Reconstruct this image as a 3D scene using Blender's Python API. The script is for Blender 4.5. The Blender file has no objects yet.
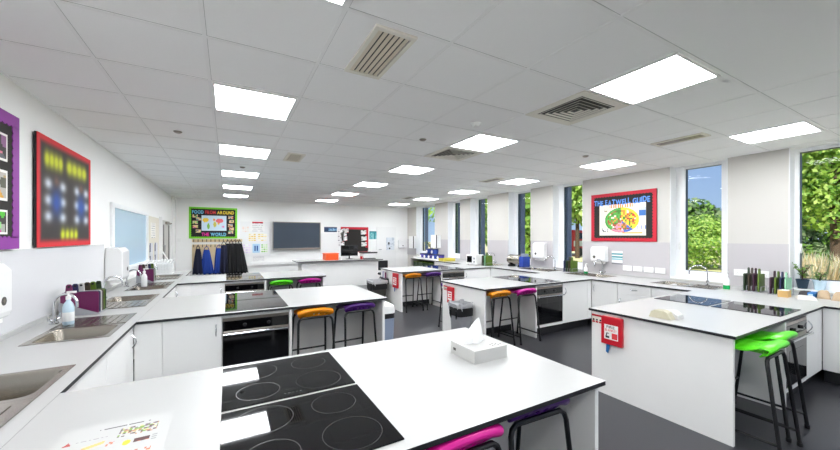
import bpy, bmesh, math, random
from mathutils import Vector, Matrix
R = random.Random(7)
S = bpy.context.scene
COL = S.collection
PI = math.pi
CEIL, WT, TH = 2.533, 0.765, 0.02
UND = WT - TH
XL, XR, YF, YB = -1.31, 6.0, 11.6, -2.6

# ------------------------------------------------------------------ materials
def lin(c):
    return tuple(((v / 255) / 12.92 if v / 255 <= 0.04045 else ((v / 255 + 0.055) / 1.055) ** 2.4) for v in c) + (1.0,)

MATS = {}
def mat(name, rgb, rough=0.5, metal=0.0, spec=0.5, noise=0.0, nscale=8.0, bump=0.0, emit=None, es=0.0, coat=0.0):
    m = bpy.data.materials.new(name); m.use_nodes = True
    nt = m.node_tree; b = nt.nodes['Principled BSDF']
    b.inputs['Base Color'].default_value = lin(rgb)
    b.inputs['Roughness'].default_value = rough
    b.inputs['Metallic'].default_value = metal
    b.inputs['Specular IOR Level'].default_value = spec
    b.inputs['Coat Weight'].default_value = coat
    if noise or bump:
        tc = nt.nodes.new('ShaderNodeTexCoord')
        n = nt.nodes.new('ShaderNodeTexNoise'); n.inputs['Scale'].default_value = nscale; n.inputs['Detail'].default_value = 4
        nt.links.new(tc.outputs['Object'], n.inputs['Vector'])
        if noise:
            mx = nt.nodes.new('ShaderNodeMix'); mx.data_type = 'RGBA'
            a = lin(rgb)
            mx.inputs['A'].default_value = tuple(min(1, v * (1 - noise)) for v in a[:3]) + (1,)
            mx.inputs['B'].default_value = tuple(min(1, v * (1 + noise)) for v in a[:3]) + (1,)
            nt.links.new(n.outputs['Fac'], mx.inputs['Factor'])
            nt.links.new(mx.outputs['Result'], b.inputs['Base Color'])
        if bump:
            bp = nt.nodes.new('ShaderNodeBump'); bp.inputs['Strength'].default_value = bump; bp.inputs['Distance'].default_value = 0.01
            nt.links.new(n.outputs['Fac'], bp.inputs['Height']); nt.links.new(bp.outputs['Normal'], b.inputs['Normal'])
    if emit:
        b.inputs['Emission Color'].default_value = lin(emit); b.inputs['Emission Strength'].default_value = es
    MATS[name] = m
    return m

def M(n): return MATS[n]
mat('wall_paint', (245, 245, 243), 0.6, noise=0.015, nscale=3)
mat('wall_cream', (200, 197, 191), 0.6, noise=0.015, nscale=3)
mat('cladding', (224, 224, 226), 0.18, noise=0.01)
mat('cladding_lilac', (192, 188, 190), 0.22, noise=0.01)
mat('ceiling_tile', (250, 250, 249), 0.85, noise=0.01, nscale=40, bump=0.05)
mat('t_bar', (246, 246, 245), 0.5)
mat('bar_shadow', (190, 190, 188), 0.9)  # darker strip colour, painted-in shadow along one side of each ceiling bar
mat('floor_vinyl', (54, 54, 58), 0.34, noise=0.10, nscale=60)
mat('skirting', (40, 41, 45), 0.5)
mat('laminate', (180, 180, 178), 0.32, noise=0.008, nscale=5)
mat('core', (28, 29, 33), 0.5)
mat('carcass', (243, 243, 241), 0.4, noise=0.01)
mat('panel', (244, 243, 240), 0.45, noise=0.012)
mat('plinth', (30, 31, 34), 0.5)
mat('steel', (150, 144, 134), 0.26, 1.0, noise=0.05, nscale=20)
mat('chrome', (215, 217, 220), 0.12, 1.0)
mat('oven_steel', (158, 150, 141), 0.3, 1.0)
mat('black_glass', (10, 10, 12), 0.06, spec=0.6)
mat('hob_glass', (9, 9, 11), 0.035, spec=0.3)
mat('hob_mark', (34, 34, 36), 0.3)
mat('black', (18, 18, 20), 0.45)
mat('black_soft', (24, 24, 27), 0.8)
mat('tube_black', (16, 16, 18), 0.35)
mat('white_plastic', (240, 240, 238), 0.35)
mat('white_gloss', (243, 243, 242), 0.15)
mat('off_white', (232, 228, 216), 0.5)
mat('paper', (244, 243, 240), 0.8)
mat('cream_paper', (226, 221, 206), 0.8)
mat('seat_orange', (238, 146, 18), 0.3)
mat('seat_purple', (88, 34, 132), 0.3)
mat('seat_green', (88, 214, 30), 0.3)
mat('seat_magenta', (184, 16, 140), 0.3)
mat('seat_pink', (236, 30, 160), 0.3)
mat('red', (196, 22, 40), 0.35)
mat('red_paper', (206, 30, 50), 0.7)
mat('navy_frame', (30, 52, 70), 0.4)
mat('slate', (110, 122, 146), 0.6)
mat('upvc', (243, 244, 245), 0.3)
mat('blue_glass', (182, 208, 226), 0.25)
mat('bin_grey', (150, 152, 156), 0.4)
mat('bin_blue', (138, 150, 172), 0.4)
mat('liner', (172, 172, 174), 0.5)
mat('orange', (240, 92, 30), 0.5)
mat('tan', (206, 168, 104), 0.7, noise=0.1)
mat('blue', (30, 110, 180), 0.5)
mat('royal', (32, 66, 160), 0.5)
mat('apron_blue', (26, 62, 150), 0.85, noise=0.1, nscale=20)
mat('apron_navy', (22, 26, 52), 0.85, noise=0.1, nscale=20)
mat('apron_black', (18, 18, 20), 0.85, noise=0.1, nscale=20)
mat('pine', (222, 200, 160), 0.6, noise=0.06)
mat('board_purple', (100, 14, 74), 0.45)
mat('board_green', (84, 112, 26), 0.45)
mat('board_dkgreen', (40, 62, 36), 0.45)
mat('board_brown', (66, 54, 40), 0.45)
mat('board_blue', (38, 42, 84), 0.45)
mat('board_maroon', (58, 14, 44), 0.45)
mat('board_white', (206, 204, 200), 0.45)
mat('board_mint', (140, 196, 158), 0.45)
mat('rack_grey', (150, 152, 156), 0.4)
mat('soap_blue', (196, 218, 230), 0.25)
mat('soap_green', (24, 160, 84), 0.25)
mat('oven_window', (20, 21, 24), 0.1)
mat('screen', (56, 66, 78), 0.12, spec=0.6)
mat('grille', (222, 212, 192), 0.5)
mat('grille_dark', (70, 68, 64), 0.7)
mat('bark', (76, 60, 46), 0.9, noise=0.2)
mat('leaf_a', (150, 184, 76), 0.6); mat('leaf_b', (116, 158, 66), 0.6); mat('leaf_c', (182, 206, 112), 0.6)
mat('leaf_d', (92, 122, 78), 0.6); mat('leaf_e', (136, 154, 112), 0.6)
mat('dry_a', (226, 206, 160), 0.9); mat('dry_b', (236, 226, 200), 0.9)
mat('lawn', (206, 198, 146), 0.95, noise=0.25, nscale=2)
mat('van_red', (196, 44, 52), 0.4)
mat('carton', (190, 189, 186), .4); mat('packet_cream', (188, 182, 158), .6); mat('packet_white', (206, 206, 203), .6); mat('tissue_paper', (236, 236, 235), .8)
mat('panel_lit', (255, 253, 247), 0.5, emit=(248, 251, 255), es=25.5)
mat('lilac_jar', (72, 60, 150), 0.3)

# printed surfaces: the print itself is a colour attribute on the sheet
for nm in ('leaf_a', 'leaf_b', 'leaf_c', 'leaf_d', 'leaf_e', 'dry_a', 'dry_b'):
    nt = M(nm).node_tree; b = nt.nodes['Principled BSDF']; tl = nt.nodes.new('ShaderNodeBsdfTranslucent'); tl.inputs['Color'].default_value = b.inputs['Base Color'].default_value
    ms = nt.nodes.new('ShaderNodeMixShader'); ms.inputs[0].default_value = .4; nt.links.new(b.outputs[0], ms.inputs[1]); nt.links.new(tl.outputs[0], ms.inputs[2]); nt.links.new(ms.outputs[0], nt.nodes['Material Output'].inputs['Surface'])
pm = bpy.data.materials.new('printed_sheet'); pm.use_nodes = True
_n = pm.node_tree.nodes.new('ShaderNodeVertexColor'); _n.layer_name = 'Col'
pm.node_tree.links.new(_n.outputs['Color'], pm.node_tree.nodes['Principled BSDF'].inputs['Base Color'])
pm.node_tree.nodes['Principled BSDF'].inputs['Roughness'].default_value = 0.7
MATS['printed_sheet'] = pm

gm = bpy.data.materials.new('window_glass'); gm.use_nodes = True
nt = gm.node_tree; nt.nodes.remove(nt.nodes['Principled BSDF'])
tr = nt.nodes.new('ShaderNodeBsdfTransparent'); tr.inputs['Color'].default_value = (0.95, 0.97, 0.97, 1)
gl = nt.nodes.new('ShaderNodeBsdfGlossy'); gl.inputs['Roughness'].default_value = 0.02
fr = nt.nodes.new('ShaderNodeFresnel'); fr.inputs['IOR'].default_value = 1.2
ms = nt.nodes.new('ShaderNodeMixShader')
ge = nt.nodes.new('ShaderNodeNewGeometry'); mm = nt.nodes.new('ShaderNodeMath'); mm.operation = 'SUBTRACT'; mm.inputs[0].default_value = 1.0; m2 = nt.nodes.new('ShaderNodeMath'); m2.operation = 'MULTIPLY'
nt.links.new(ge.outputs['Backfacing'], mm.inputs[1]); nt.links.new(fr.outputs[0], m2.inputs[0]); nt.links.new(mm.outputs[0], m2.inputs[1])
nt.links.new(m2.outputs[0], ms.inputs[0]); nt.links.new(tr.outputs[0], ms.inputs[1]); nt.links.new(gl.outputs[0], ms.inputs[2])
nt.links.new(ms.outputs[0], nt.nodes['Material Output'].inputs['Surface'])
MATS['window_glass'] = gm

# ------------------------------------------------------------------ mesh helpers
class MB:
    def __init__(s): s.v = []; s.f = []; s.m = []
    def add(s, vs, fs, m=0):
        o = len(s.v); s.v += [tuple(v) for v in vs]
        for f in fs: s.f.append([o + i for i in f]); s.m.append(m)
        return s
    def box(s, x0, x1, y0, y1, z0, z1, m=0, top=None):
        vs = [(x, y, z) for z in (z0, z1) for y in (y0, y1) for x in (x0, x1)]
        fs = [(0, 2, 3, 1), (4, 5, 7, 6), (0, 1, 5, 4), (2, 6, 7, 3), (0, 4, 6, 2), (1, 3, 7, 5)]
        s.add(vs, fs, m)
        if top is not None: s.m[-5] = top
        return s
    def prism(s, poly, axis, a0, a1, m=0):
        # poly: list of 2-tuples in the two other axes (order xyz without axis)
        n = len(poly); vs = []
        for a in (a0, a1):
            for p in poly:
                q = list(p); q.insert(axis, a); vs.append(q)
        fs = [tuple(range(n))[::-1], tuple(range(n, 2 * n))] + [(i, (i + 1) % n, n + (i + 1) % n, n + i) for i in range(n)]
        return s.add(vs, fs, m)
    def tube(s, pts, r, n=8, m=0, closed=False):
        P = [Vector(p) for p in pts]; k = len(P); rings = []; up = None
        for i, p in enumerate(P):
            if closed: d = (P[(i + 1) % k] - P[i - 1])
            else: d = (P[min(i + 1, k - 1)] - P[max(i - 1, 0)])
            d.normalize()
            if up is None:
                a = Vector((0, 0, 1)) if abs(d.z) < 0.9 else Vector((1, 0, 0))
                up = d.cross(a).normalized()
            else: up = (up - d * up.dot(d)).normalized()
            w = d.cross(up)
            rr = r[i] if isinstance(r, (list, tuple)) else r
            sc = 1.0
            if 0 < i < k - 1:
                c = (P[i] - P[i - 1]).normalized().dot((P[i + 1] - P[i]).normalized())
                sc = 1 / max(0.6, math.sqrt(max(0.01, (1 + c) / 2)))
            rings.append([p + (up * math.cos(2 * PI * j / n) + w * math.sin(2 * PI * j / n)) * rr * (sc if sc < 1.3 else 1.3) for j in range(n)])
        vs = [q for g in rings for q in g]; fs = []
        for i in range(k if closed else k - 1):
            a = i * n; b = ((i + 1) % k) * n
            for j in range(n): fs.append((a + j, a + (j + 1) % n, b + (j + 1) % n, b + j))
        if not closed: fs += [tuple(range(n))[::-1], tuple(range((k - 1) * n, k * n))]
        return s.add(vs, fs, m)
    def lathe(s, prof, c=(0, 0, 0), n=20, axis='z', m=0):
        vs = []; fs = []
        for r, z in prof:
            for j in range(n):
                a = 2 * PI * j / n; x, y = r * math.cos(a), r * math.sin(a)
                p = {'z': (x, y, z), 'x': (z, x, y), 'y': (y, z, x)}[axis]
                vs.append((p[0] + c[0], p[1] + c[1], p[2] + c[2]))
        for i in range(len(prof) - 1):
            for j in range(n): fs.append((i * n + j, i * n + (j + 1) % n, (i + 1) * n + (j + 1) % n, (i + 1) * n + j))
        fs += [tuple(range(n))[::-1], tuple(range((len(prof) - 1) * n, len(prof) * n))]
        return s.add(vs, fs, m)
    def build(s, name, mats, parent=None, smooth=False, bevel=0.0, seg=2, sub=0, solid=0.0):
        if isinstance(mats, str): mats = [mats]
        me = bpy.data.meshes.new(name); o = bpy.data.objects.new(name, me); COL.objects.link(o)
        if parent:
            off = wloc(parent); o.parent = parent
        else:
            xs, ys, zs = zip(*s.v)
            off = Vector(((min(xs) + max(xs)) / 2, (min(ys) + max(ys)) / 2, min(zs))); o.location = off
        me.from_pydata([Vector(v) - off for v in s.v], [], s.f)
        for m in mats: me.materials.append(M(m))
        me.polygons.foreach_set('material_index', s.m)
        bm = bmesh.new(); bm.from_mesh(me); bmesh.ops.recalc_face_normals(bm, faces=bm.faces); bm.to_mesh(me); bm.free()
        if smooth:
            me.polygons.foreach_set('use_smooth', [True] * len(me.polygons))
            try: me.set_sharp_from_angle(angle=math.radians(40))
            except Exception: pass
        if solid:
            md = o.modifiers.new('solid', 'SOLIDIFY'); md.thickness = solid; md.offset = 0
        if bevel:
            md = o.modifiers.new('bevel', 'BEVEL'); md.width = bevel; md.segments = seg; md.limit_method = 'ANGLE'; md.angle_limit = math.radians(40)
        if sub:
            md = o.modifiers.new('sub', 'SUBSURF'); md.levels = sub; md.render_levels = sub
        return o

def wloc(o):
    v = Vector((0, 0, 0))
    while o: v += o.location; o = o.parent
    return v
def tag(o, label, cat, group=None):
    o['label'] = label; o['category'] = cat
    if group: o['group'] = group
    return o
def thing(name, label, cat, loc=(0, 0, 0), group=None):
    o = bpy.data.objects.new(name, None); COL.objects.link(o); o.location = loc; o.empty_display_size = 0.05
    return tag(o, label, cat, group)
def struct(o): o['kind'] = 'structure'; return o
def bx(name, mats, x0, x1, y0, y1, z0, z1, parent=None, bevel=0.0, top=None):
    return MB().box(x0, x1, y0, y1, z0, z1, 0, top).build(name, mats, parent, bevel=bevel)
def copy_tree(o, parent=None):
    c = o.copy(); COL.objects.link(c)
    if parent: c.parent = parent
    for ch in list(o.children): copy_tree(ch, c)
    return c

def sheet(name, o, u, v, w, h, nx, ny, fn, parent=None, depth=0.004, smooth=False):
    """flat printed sheet: origin o, unit axes u (right) and v (up); fn(s,t) -> sRGB at 0..1"""
    o, u, v = Vector(o), Vector(u), Vector(v); n = u.cross(v)
    me = bpy.data.meshes.new(name); vs = []; fs = []
    for j in range(ny + 1):
        for i in range(nx + 1): vs.append(o + u * (w * i / nx) + v * (h * j / ny) + n * depth)
    for j in range(ny):
        for i in range(nx):
            a = j * (nx + 1) + i; fs.append((a, a + 1, a + nx + 2, a + nx + 1))
    nf = len(fs); k = len(vs)
    c = [o, o + u * w, o + u * w + v * h, o + v * h]
    e = [p + n * depth for p in c]
    vs += c + e
    for i in range(4): fs.append((k + i, k + (i + 1) % 4, k + 4 + (i + 1) % 4, k + 4 + i))
    fs.append((k + 3, k + 2, k + 1, k))
    ob = bpy.data.objects.new(name, me); COL.objects.link(ob)
    if parent: off = wloc(parent); ob.parent = parent
    else: off = o + u * (w / 2); ob.location = off
    me.from_pydata([p - off for p in vs], [], fs); me.materials.append(M('printed_sheet'))
    ca = me.color_attributes.new('Col', 'FLOAT_COLOR', 'CORNER'); data = []
    for fi, p in enumerate(me.polygons):
        if fi < nf:
            i, j = fi % nx, fi // nx
            if smooth:
                for vi in p.vertices:
                    data += lin(fn((vi % (nx + 1)) / nx, (vi // (nx + 1)) / ny))
            else:
                q = lin(fn((i + .5) / nx, (j + .5) / ny))
                for _ in p.vertices: data += q
        else:
            q = lin(fn(0.001, 0.001))
            for _ in p.vertices: data += q
    ca.data.foreach_set('color', data); me.update()
    return ob

def words(name, text, o, u, v, size, colours, parent, squash=1.0, depth=0.003, bold=0.0, width=None, jitter=0.0):
    """cut-out letters of one line of text, colours cycle per letter; one mesh"""
    cu = bpy.data.curves.new(name, 'FONT'); cu.size = size; cu.extrude = depth / 2; cu.offset = bold
    u, v = Vector(u), Vector(v); n = u.cross(v); o = Vector(o); off = wloc(parent)
    allv, allf, allm = [], [], []; x = 0.0; k = 0; glyphs = []
    for ch in text:
        if ch == ' ': x += size * 0.32; continue
        cu.body = ch
        t = bpy.data.objects.new('t', cu); COL.objects.link(t); bpy.context.view_layer.update()
        me = bpy.data.meshes.new_from_object(t.evaluated_get(bpy.context.evaluated_depsgraph_get()))
        vs = [tuple(q.co) for q in me.vertices]; fs = [list(p.vertices) for p in me.polygons]
        bpy.data.objects.remove(t); bpy.data.meshes.remove(me)
        if not vs: continue
        x0 = min(q[0] for q in vs); x1 = max(q[0] for q in vs)
        glyphs.append((vs, fs, x - x0, k, R.uniform(-jitter, jitter))); x += (x1 - x0) + size * 0.10; k += 1
    total = x; f = (width / total) if width else squash
    for vs, fs, dx, kk, jy in glyphs:
        b = len(allv)
        allv += [o + u * ((q[0] + dx) * f) + v * (q[1] + jy) + n * (q[2] + depth) - off for q in vs]
        allf += [[b + i for i in g] for g in fs]; allm += [kk % len(colours)] * len(fs)
    bpy.data.curves.remove(cu)
    me = bpy.data.meshes.new(name); me.from_pydata(allv, [], allf)
    for c in colours: me.materials.append(c if not isinstance(c, str) else M(c))
    me.polygons.foreach_set('material_index', allm)
    ob = bpy.data.objects.new(name, me); COL.objects.link(ob); ob.parent = parent
    return ob
for nm, c in (('ink_blue', (96, 148, 226)), ('ink_red', (226, 60, 64)), ('ink_yellow', (246, 214, 60)), ('ink_orange', (240, 140, 50)),
              ('ink_pink', (236, 40, 160)), ('ink_cyan', (120, 200, 236)), ('ink_green', (110, 200, 70)), ('ink_white', (246, 246, 244)), ('ink_black', (26, 26, 28))):
    mat(nm, c, 0.7)

LX = ((0, -1, 0), (0, 0, 1))   # helper axes are given explicitly per wall below
UL, UR, UF, UZ = (0, 1, 0), (0, -1, 0), (1, 0, 0), (0, 0, 1)   # rightwards along left wall / right wall / far wall as seen from inside
# left wall faces +X : u x v must be +X -> u=(0,1,0), v=z  ; right wall faces -X : u=(0,-1,0) ; far wall faces -Y : u=(1,0,0)

# ------------------------------------------------------------------ the room
struct(bx('floor', 'floor_vinyl', XL - .3, XR + .3, YB - .3, YF + .3, -0.2, 0))
struct(bx('ceiling', 'ceiling_tile', XL - .3, XR + .3, YB - .3, YF + .3, CEIL, CEIL + 0.3))
struct(bx('wall_left', 'wall_paint', XL - .3, XL, YB - .3, YF + .3, 0, CEIL))
struct(bx('wall_far', 'wall_paint', XL, XR + .3, YF, YF + .3, 0, CEIL))
ADDED_WIN = [(-1.0, .9), (1.3, 3.2), (3.6, 5.5)]  # unseen back wall windows, added so more daylight reaches the ceiling
w = MB(); w.box(XL, XR + .3, YB - .3, YB, 0, .85).box(XL, XR + .3, YB - .3, YB, 2.45, CEIL); x = XL
for a, b in ADDED_WIN: w.box(x, a, YB - .3, YB, .85, 2.45); x = b
w.box(x, XR + .3, YB - .3, YB, .85, 2.45); struct(w.build('wall_back', 'wall_paint'))
for i, (a, b) in enumerate(ADDED_WIN):
    o = bpy.data.objects.new('window_%d' % (i + 10), None); COL.objects.link(o); o.location = ((a + b) / 2, YB - .2, .85); struct(o)
    m_ = (a + b) / 2; f = MB(); y0, y1 = YB - .23, YB - .17
    for p, q, z0, z1 in ((a, a + .06, .85, 2.45), (b - .06, b, .85, 2.45), (m_ - .03, m_ + .03, .91, 2.39), (a + .06, b - .06, .85, .91), (a + .06, b - .06, 2.39, 2.45)): f.box(p, q, y0, y1, z0, z1)
    f.build('frame', 'upvc', o, bevel=.005)
    for p, q in ((a + .06, m_ - .03), (m_ + .03, b - .06)): bx('pane', 'window_glass', p, q, YB - .203, YB - .197, .91, 2.39, o)
WIN = [(-0.62, 0.09), (0.70, 1.413), (2.0, 2.705), (4.2, 4.896), (5.5, 6.21), (6.98, 7.72), (8.2, 8.85), (9.62, 10.9)]  # first opening is an unseen window added for more daylight
SILL = 0.80
w = MB(); y = YB
w.box(XR, XR + .3, YB, YF, 0, SILL)
for a, b in WIN:
    w.box(XR, XR + .3, y, a, SILL, CEIL); y = b
w.box(XR, XR + .3, y, YF, SILL, CEIL)
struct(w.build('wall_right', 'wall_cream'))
# ceiling grid
g = MB(); zt = CEIL - 0.003
xs = [-0.11 + .6 * i for i in range(-2, 11)]; ys = [0.985 + .6 * j for j in range(-5, 18)]
for x in xs:
    if XL < x < XR: g.box(x - .010, x + .010, (ys[5] if 2.0 < x < 3.4 else YB), YF, zt, CEIL); g.box(x + .010, x + .0125, (ys[5] if 2.0 < x < 3.4 else YB), YF, zt + .002, CEIL, 1)
for y in ys:
    if YB < y < YF:
        g.box(XL, 1.7 if y < 0.9 else XR, y - .011, y + .011, zt - .0005, CEIL); g.box(XL, 1.7 if y < .9 else XR, y - .0145, y - .011, zt + .002, CEIL, 1)
g.box(XL, XR, YF - .02, YF, zt - .001, CEIL); g.box(XL, XL + .02, YB, YF, zt - .001, CEIL); g.box(XR - .02, XR, YB, YF, zt - .001, CEIL)
struct(g.build('trim_1', ['t_bar', 'bar_shadow']))
# cladding below shoulder height on the side walls, and dado trunking on the far wall
CL = 1.352
struct(bx('trim_2', 'cladding', XL, XL + .012, YB, 5.45, WT, CL))
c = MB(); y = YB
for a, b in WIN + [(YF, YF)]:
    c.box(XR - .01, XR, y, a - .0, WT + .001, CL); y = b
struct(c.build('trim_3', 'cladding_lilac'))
c = MB(); c.box(0.62, 3.0, YF - .05, YF, 0.56, 0.66).box(3.0, XR, YF - .012, YF, 0, CL)
struct(c.build('trim_4', 'wall_paint'))
struct(bx('trim_5', 'wall_paint', XL, XL + .06, YF - .35, YF - .02, 0, CEIL))
struct(bx('baseboard_left', 'skirting', XL, XL + .012, 8.3, 9.4, 0, .1))
struct(bx('baseboard_far', 'skirting', XL + .07, 3.0, YF - .012, YF, 0, .1))

# windows in the right wall
for i, (a, b) in enumerate(WIN):
    o = bpy.data.objects.new('window_%d' % (i + 1), None); COL.objects.link(o); o.location = (XR + .2, (a + b) / 2, SILL); struct(o)
    f = MB(); s = .13 if i != 1 else .05; X0, X1 = XR + .17, XR + .235; tp, bt = .045, .125
    f.box(X0, X1, a, a + s, SILL, CEIL).box(X0, X1, b - s, b, SILL, CEIL).box(X0, X1, a + s, b - s, SILL, SILL + bt).box(X0, X1, a + s, b - s, CEIL - tp, CEIL)
    f.build('frame', 'upvc', o, bevel=.006)
    bd = MB(); q = .005
    for (p0, p1, z0, z1) in ((a + s, a + s + q, SILL + bt, CEIL - tp), (b - s - q, b - s, SILL + bt, CEIL - tp), (a + s + q, b - s - q, SILL + bt, SILL + bt + q), (a + s + q, b - s - q, CEIL - tp - q, CEIL - tp)):
        bd.box(XR + .195, XR + .25, p0, p1, z0, z1)
    bd.build('gasket', 'navy_frame', o)
    bx('pane', 'window_glass', XR + .212, XR + .218, a + s + .002, b - s - .002, SILL + bt + .002, CEIL - tp - .002, o)
    rv = MB(); rv.box(XR + .001, XR + .17, a, b, SILL, SILL + .012).box(XR - .001, XR + .17, b - .008, b, SILL + .012, CEIL).box(XR - .001, XR + .17, a, a + .008, SILL + .012, CEIL)
    rv.build('lining', 'upvc', o)
    if i >= 3:
        e = .13
        bx('outer_reveal', 'slate', XR + .301, XR + .30 + e, b - .13, b - .08, SILL, CEIL, o)
    if i < 7:
        h = MB().box(XR + .145, XR + .169, b - .075, b - .05, 1.24, 1.36).box(XR + .135, XR + .15, b - .072, b - .053, 1.26, 1.31)
        h.build('handle', 'white_plastic', o, bevel=.004)
# internal blue window, notice panel and door in the left wall
o = bpy.data.objects.new('window_9', None); COL.objects.link(o); o.location = (XL, 6.8, 1.0); struct(o)
f = MB(); a, b, z0, z1 = 5.72, 7.98, .98, 1.885
f.box(XL, XL + .03, a, a + .10, z0, z1).box(XL, XL + .03, b - .12, b, z0, z1).box(XL, XL + .03, a + .10, b - .12, z1 - .06, z1).box(XL, XL + .05, a - .02, b, z0 - .03, z0 + .03)
f.build('frame', 'upvc', o, bevel=.004)
bx('pane', 'blue_glass', XL, XL + .012, a + .1, b - .12, z0 + .03, z1 - .06, o)
o = bpy.data.objects.new('door_1', None); COL.objects.link(o); o.location = (XL, 9.9, 0); struct(o)
bx('leaf', 'wall_cream', XL + .004, XL + .03, 9.38, 10.62, 0, 1.82, o)
MB().box(XL, XL + .05, 9.28, 9.38, 0, 1.88).box(XL, XL + .05, 10.62, 10.72, 0, 1.88).box(XL, XL + .05, 9.38, 10.62, 1.82, 1.88).build('frame', 'wall_paint', o)
bx('vision_glass', 'grille_dark', XL + .03, XL + .034, 9.62, 9.74, .85, 1.72, o)
MB().box(XL + .03, XL + .07, 9.9, 10.4, 1.74, 1.79).tube([(XL + .06, 10.3, 1.74), (XL + .14, 10.05, 1.76), (XL + .06, 9.9, 1.77)], .008, 6).build('closer', 'oven_steel', o)
MB().tube([(XL + .03, 9.55, .98), (XL + .07, 9.55, .98), (XL + .07, 9.55, 1.25), (XL + .03, 9.55, 1.25)], .01, 8).build('handle', 'chrome', o)
bx('hinge_edge', 'grille_dark', XL + .03, XL + .036, 10.40, 10.52, .85, 1.72, o)
o = bpy.data.objects.new('door_2', None); COL.objects.link(o); o.location = (5.2, YF, 0); struct(o)
bx('leaf', 'white_plastic', 4.72, 5.50, YF - .04, YF - .014, 0, 1.80, o)
MB().tube([(4.80, YF - .04, .98), (4.80, YF - .08, .98), (4.90, YF - .08, .98)], .01, 8).build('handle', 'chrome', o)

# ------------------------------------------------------------------ ceiling fittings
cols = [(-0.11, 'left'), (2.29, 'middle'), (4.69, 'window-side')]
rows = [0.985 + 1.8 * j for j in range(6)]
rowname = ['nearest', 'second', 'third', 'fourth', 'fifth', 'furthest']
first = None
def ceiling_light():
    t = thing('ceiling_light', '', 'light', (0, 0, CEIL - .012), 'square ceiling light panels')
    f = MB(); h = .289; q = .272; z0, z1 = CEIL - .012, CEIL - .001
    f.box(-h, h, -h, -q, z0, z1).box(-h, h, q, h, z0, z1).box(-h, -q, -q, q, z0, z1).box(q, h, -q, q, z0, z1)
    f.build('frame', 'white_plastic', t)
    bx('diffuser', 'panel_lit', -q, q, -q, q, CEIL - .008, CEIL - .001, t)
    return t
for x, cn in cols:
    for j, y in enumerate(rows):
        t = first = ceiling_light() if first is None else first
        if not (cn == 'left' and j == 0): t = copy_tree(first)
        t.location = (x + .3, y + .3, CEIL - .012)
        t['label'] = 'square white ceiling light panel, %s of the %s row' % (rowname[j], cn)
for k, x in enumerate((-0.11, 2.29, 4.69)):      # unseen row added behind the camera for extra light
    t = copy_tree(first); t.location = (x + .3, -0.815 + .3, CEIL - .012); t['label'] = 'added unseen ceiling light panel behind the %s row of lights' % cols[k][1]

def cassette(x, y, lab):
    t = thing('air_vent', lab, 'air vent', (x, y, CEIL - .02), 'four-way ceiling air vents')
    z = CEIL - .02; h = .29
    f = MB(); q = .22
    f.box(x - h, x + h, y - h, y - q, z + .01, CEIL - .001).box(x - h, x + h, y + q, y + h, z + .01, CEIL - .001).box(x - h, x - q, y - q, y + q, z + .01, CEIL - .001).box(x + q, x + h, y - q, y + q, z + .01, CEIL - .001)
    f.build('frame', 'off_white', t)
    bx('throat', 'grille_dark', x - q, x + q, y - q, y + q, CEIL - .006, CEIL - .001, t)
    for k, (dx, dy) in enumerate(((1, 0), (0, 1), (-1, 0), (0, -1))):   # nested louvres of each side
        b = MB()
        for m in range(5):
            r1 = .215 - m * .042; r0 = r1 - .012; za, zb = z + .002, CEIL - .008
            P = []
            for rr, zz in ((r1, za), (r1, za + .003), (r0, zb), (r0, zb - .003)):
                for sgn in (-1, 1):
                    px, py = (dx * rr, sgn * rr) if dx else (sgn * rr, dy * rr)
                    P.append((x + px, y + py, zz))
            b.add(P, [(0, 1, 3, 2), (2, 3, 5, 4), (4, 5, 7, 6), (6, 7, 1, 0), (0, 2, 4, 6), (1, 3, 5, 7)])
        b.build('louvre', 'off_white', t)
cassette(2.59, 1.885, 'four-way air vent with dark slots beside the nearest middle light panel')
cassette(2.59, 3.685, 'four-way air vent right behind the second middle light panel')
def slot(x0, x1, y0, y1, lab, mt='grille', along='y', n=6, g='slotted ceiling grilles'):
    t = thing('ceiling_grille', lab, 'air vent', ((x0 + x1) / 2, (y0 + y1) / 2, CEIL - .014), g)
    z = CEIL - .014
    MB().box(x0, x1, y0, y0 + .03, z, CEIL - .001).box(x0, x1, y1 - .03, y1, z, CEIL - .001).box(x0, x0 + .025, y0 + .03, y1 - .03, z, CEIL - .001).box(x1 - .025, x1, y0 + .03, y1 - .03, z, CEIL - .001).build('frame', 'off_white', t)
    bx('throat', 'grille_dark', x0 + .025, x1 - .025, y0 + .03, y1 - .03, CEIL - .004, CEIL - .001, t)
    b = MB(); wx = (x1 - x0 - .05) / n
    for k in range(n):
        xa = x0 + .025 + k * wx
        b.prism([(xa + .002, z + .002), (xa + wx * .8, z + .004), (xa + wx * .8, z + .007), (xa + .002, z + .005)], 1, y0 + .03, y1 - .03)
    b.build('slats', mt, t)
slot(.66, .90, 1.62, 2.17, 'beige slatted ceiling grille closest to the camera')
slot(.68, .90, 4.66, 5.16, 'small beige slatted ceiling grille between the left and middle lights')
for k, (y, nm) in enumerate(((1.64, 'nearest'), (4.76, 'middle'), (8.2, 'furthest'))):
    slot(4.30, 4.50, y, y + .5, 'narrow grey slot grille beside the window-side lights, %s of three' % nm, 'oven_steel', n=3, g='narrow slot grilles')
def detector(x, y, lab, r=.05, dep=.045):
    t = thing('smoke_detector', lab, 'smoke detector', (x, y, CEIL - dep), 'ceiling detectors')
    MB().lathe([(r * .4, CEIL - dep), (r * .75, CEIL - dep * .8), (r * .8, CEIL - dep * .45)], (x, y, 0), 16).build('sensor_head', 'white_plastic', t, True)
    MB().lathe([(r * .9, CEIL - dep * .45), (r, CEIL - dep * .3), (r, CEIL - .001)], (x, y, 0), 20).build('base', 'white_plastic', t, True)
detector(2.07, 2.576, 'white smoke detector ahead of the second middle light panel')
detector(2.15, 7.9, 'white smoke detector among the far middle light panels')
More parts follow.
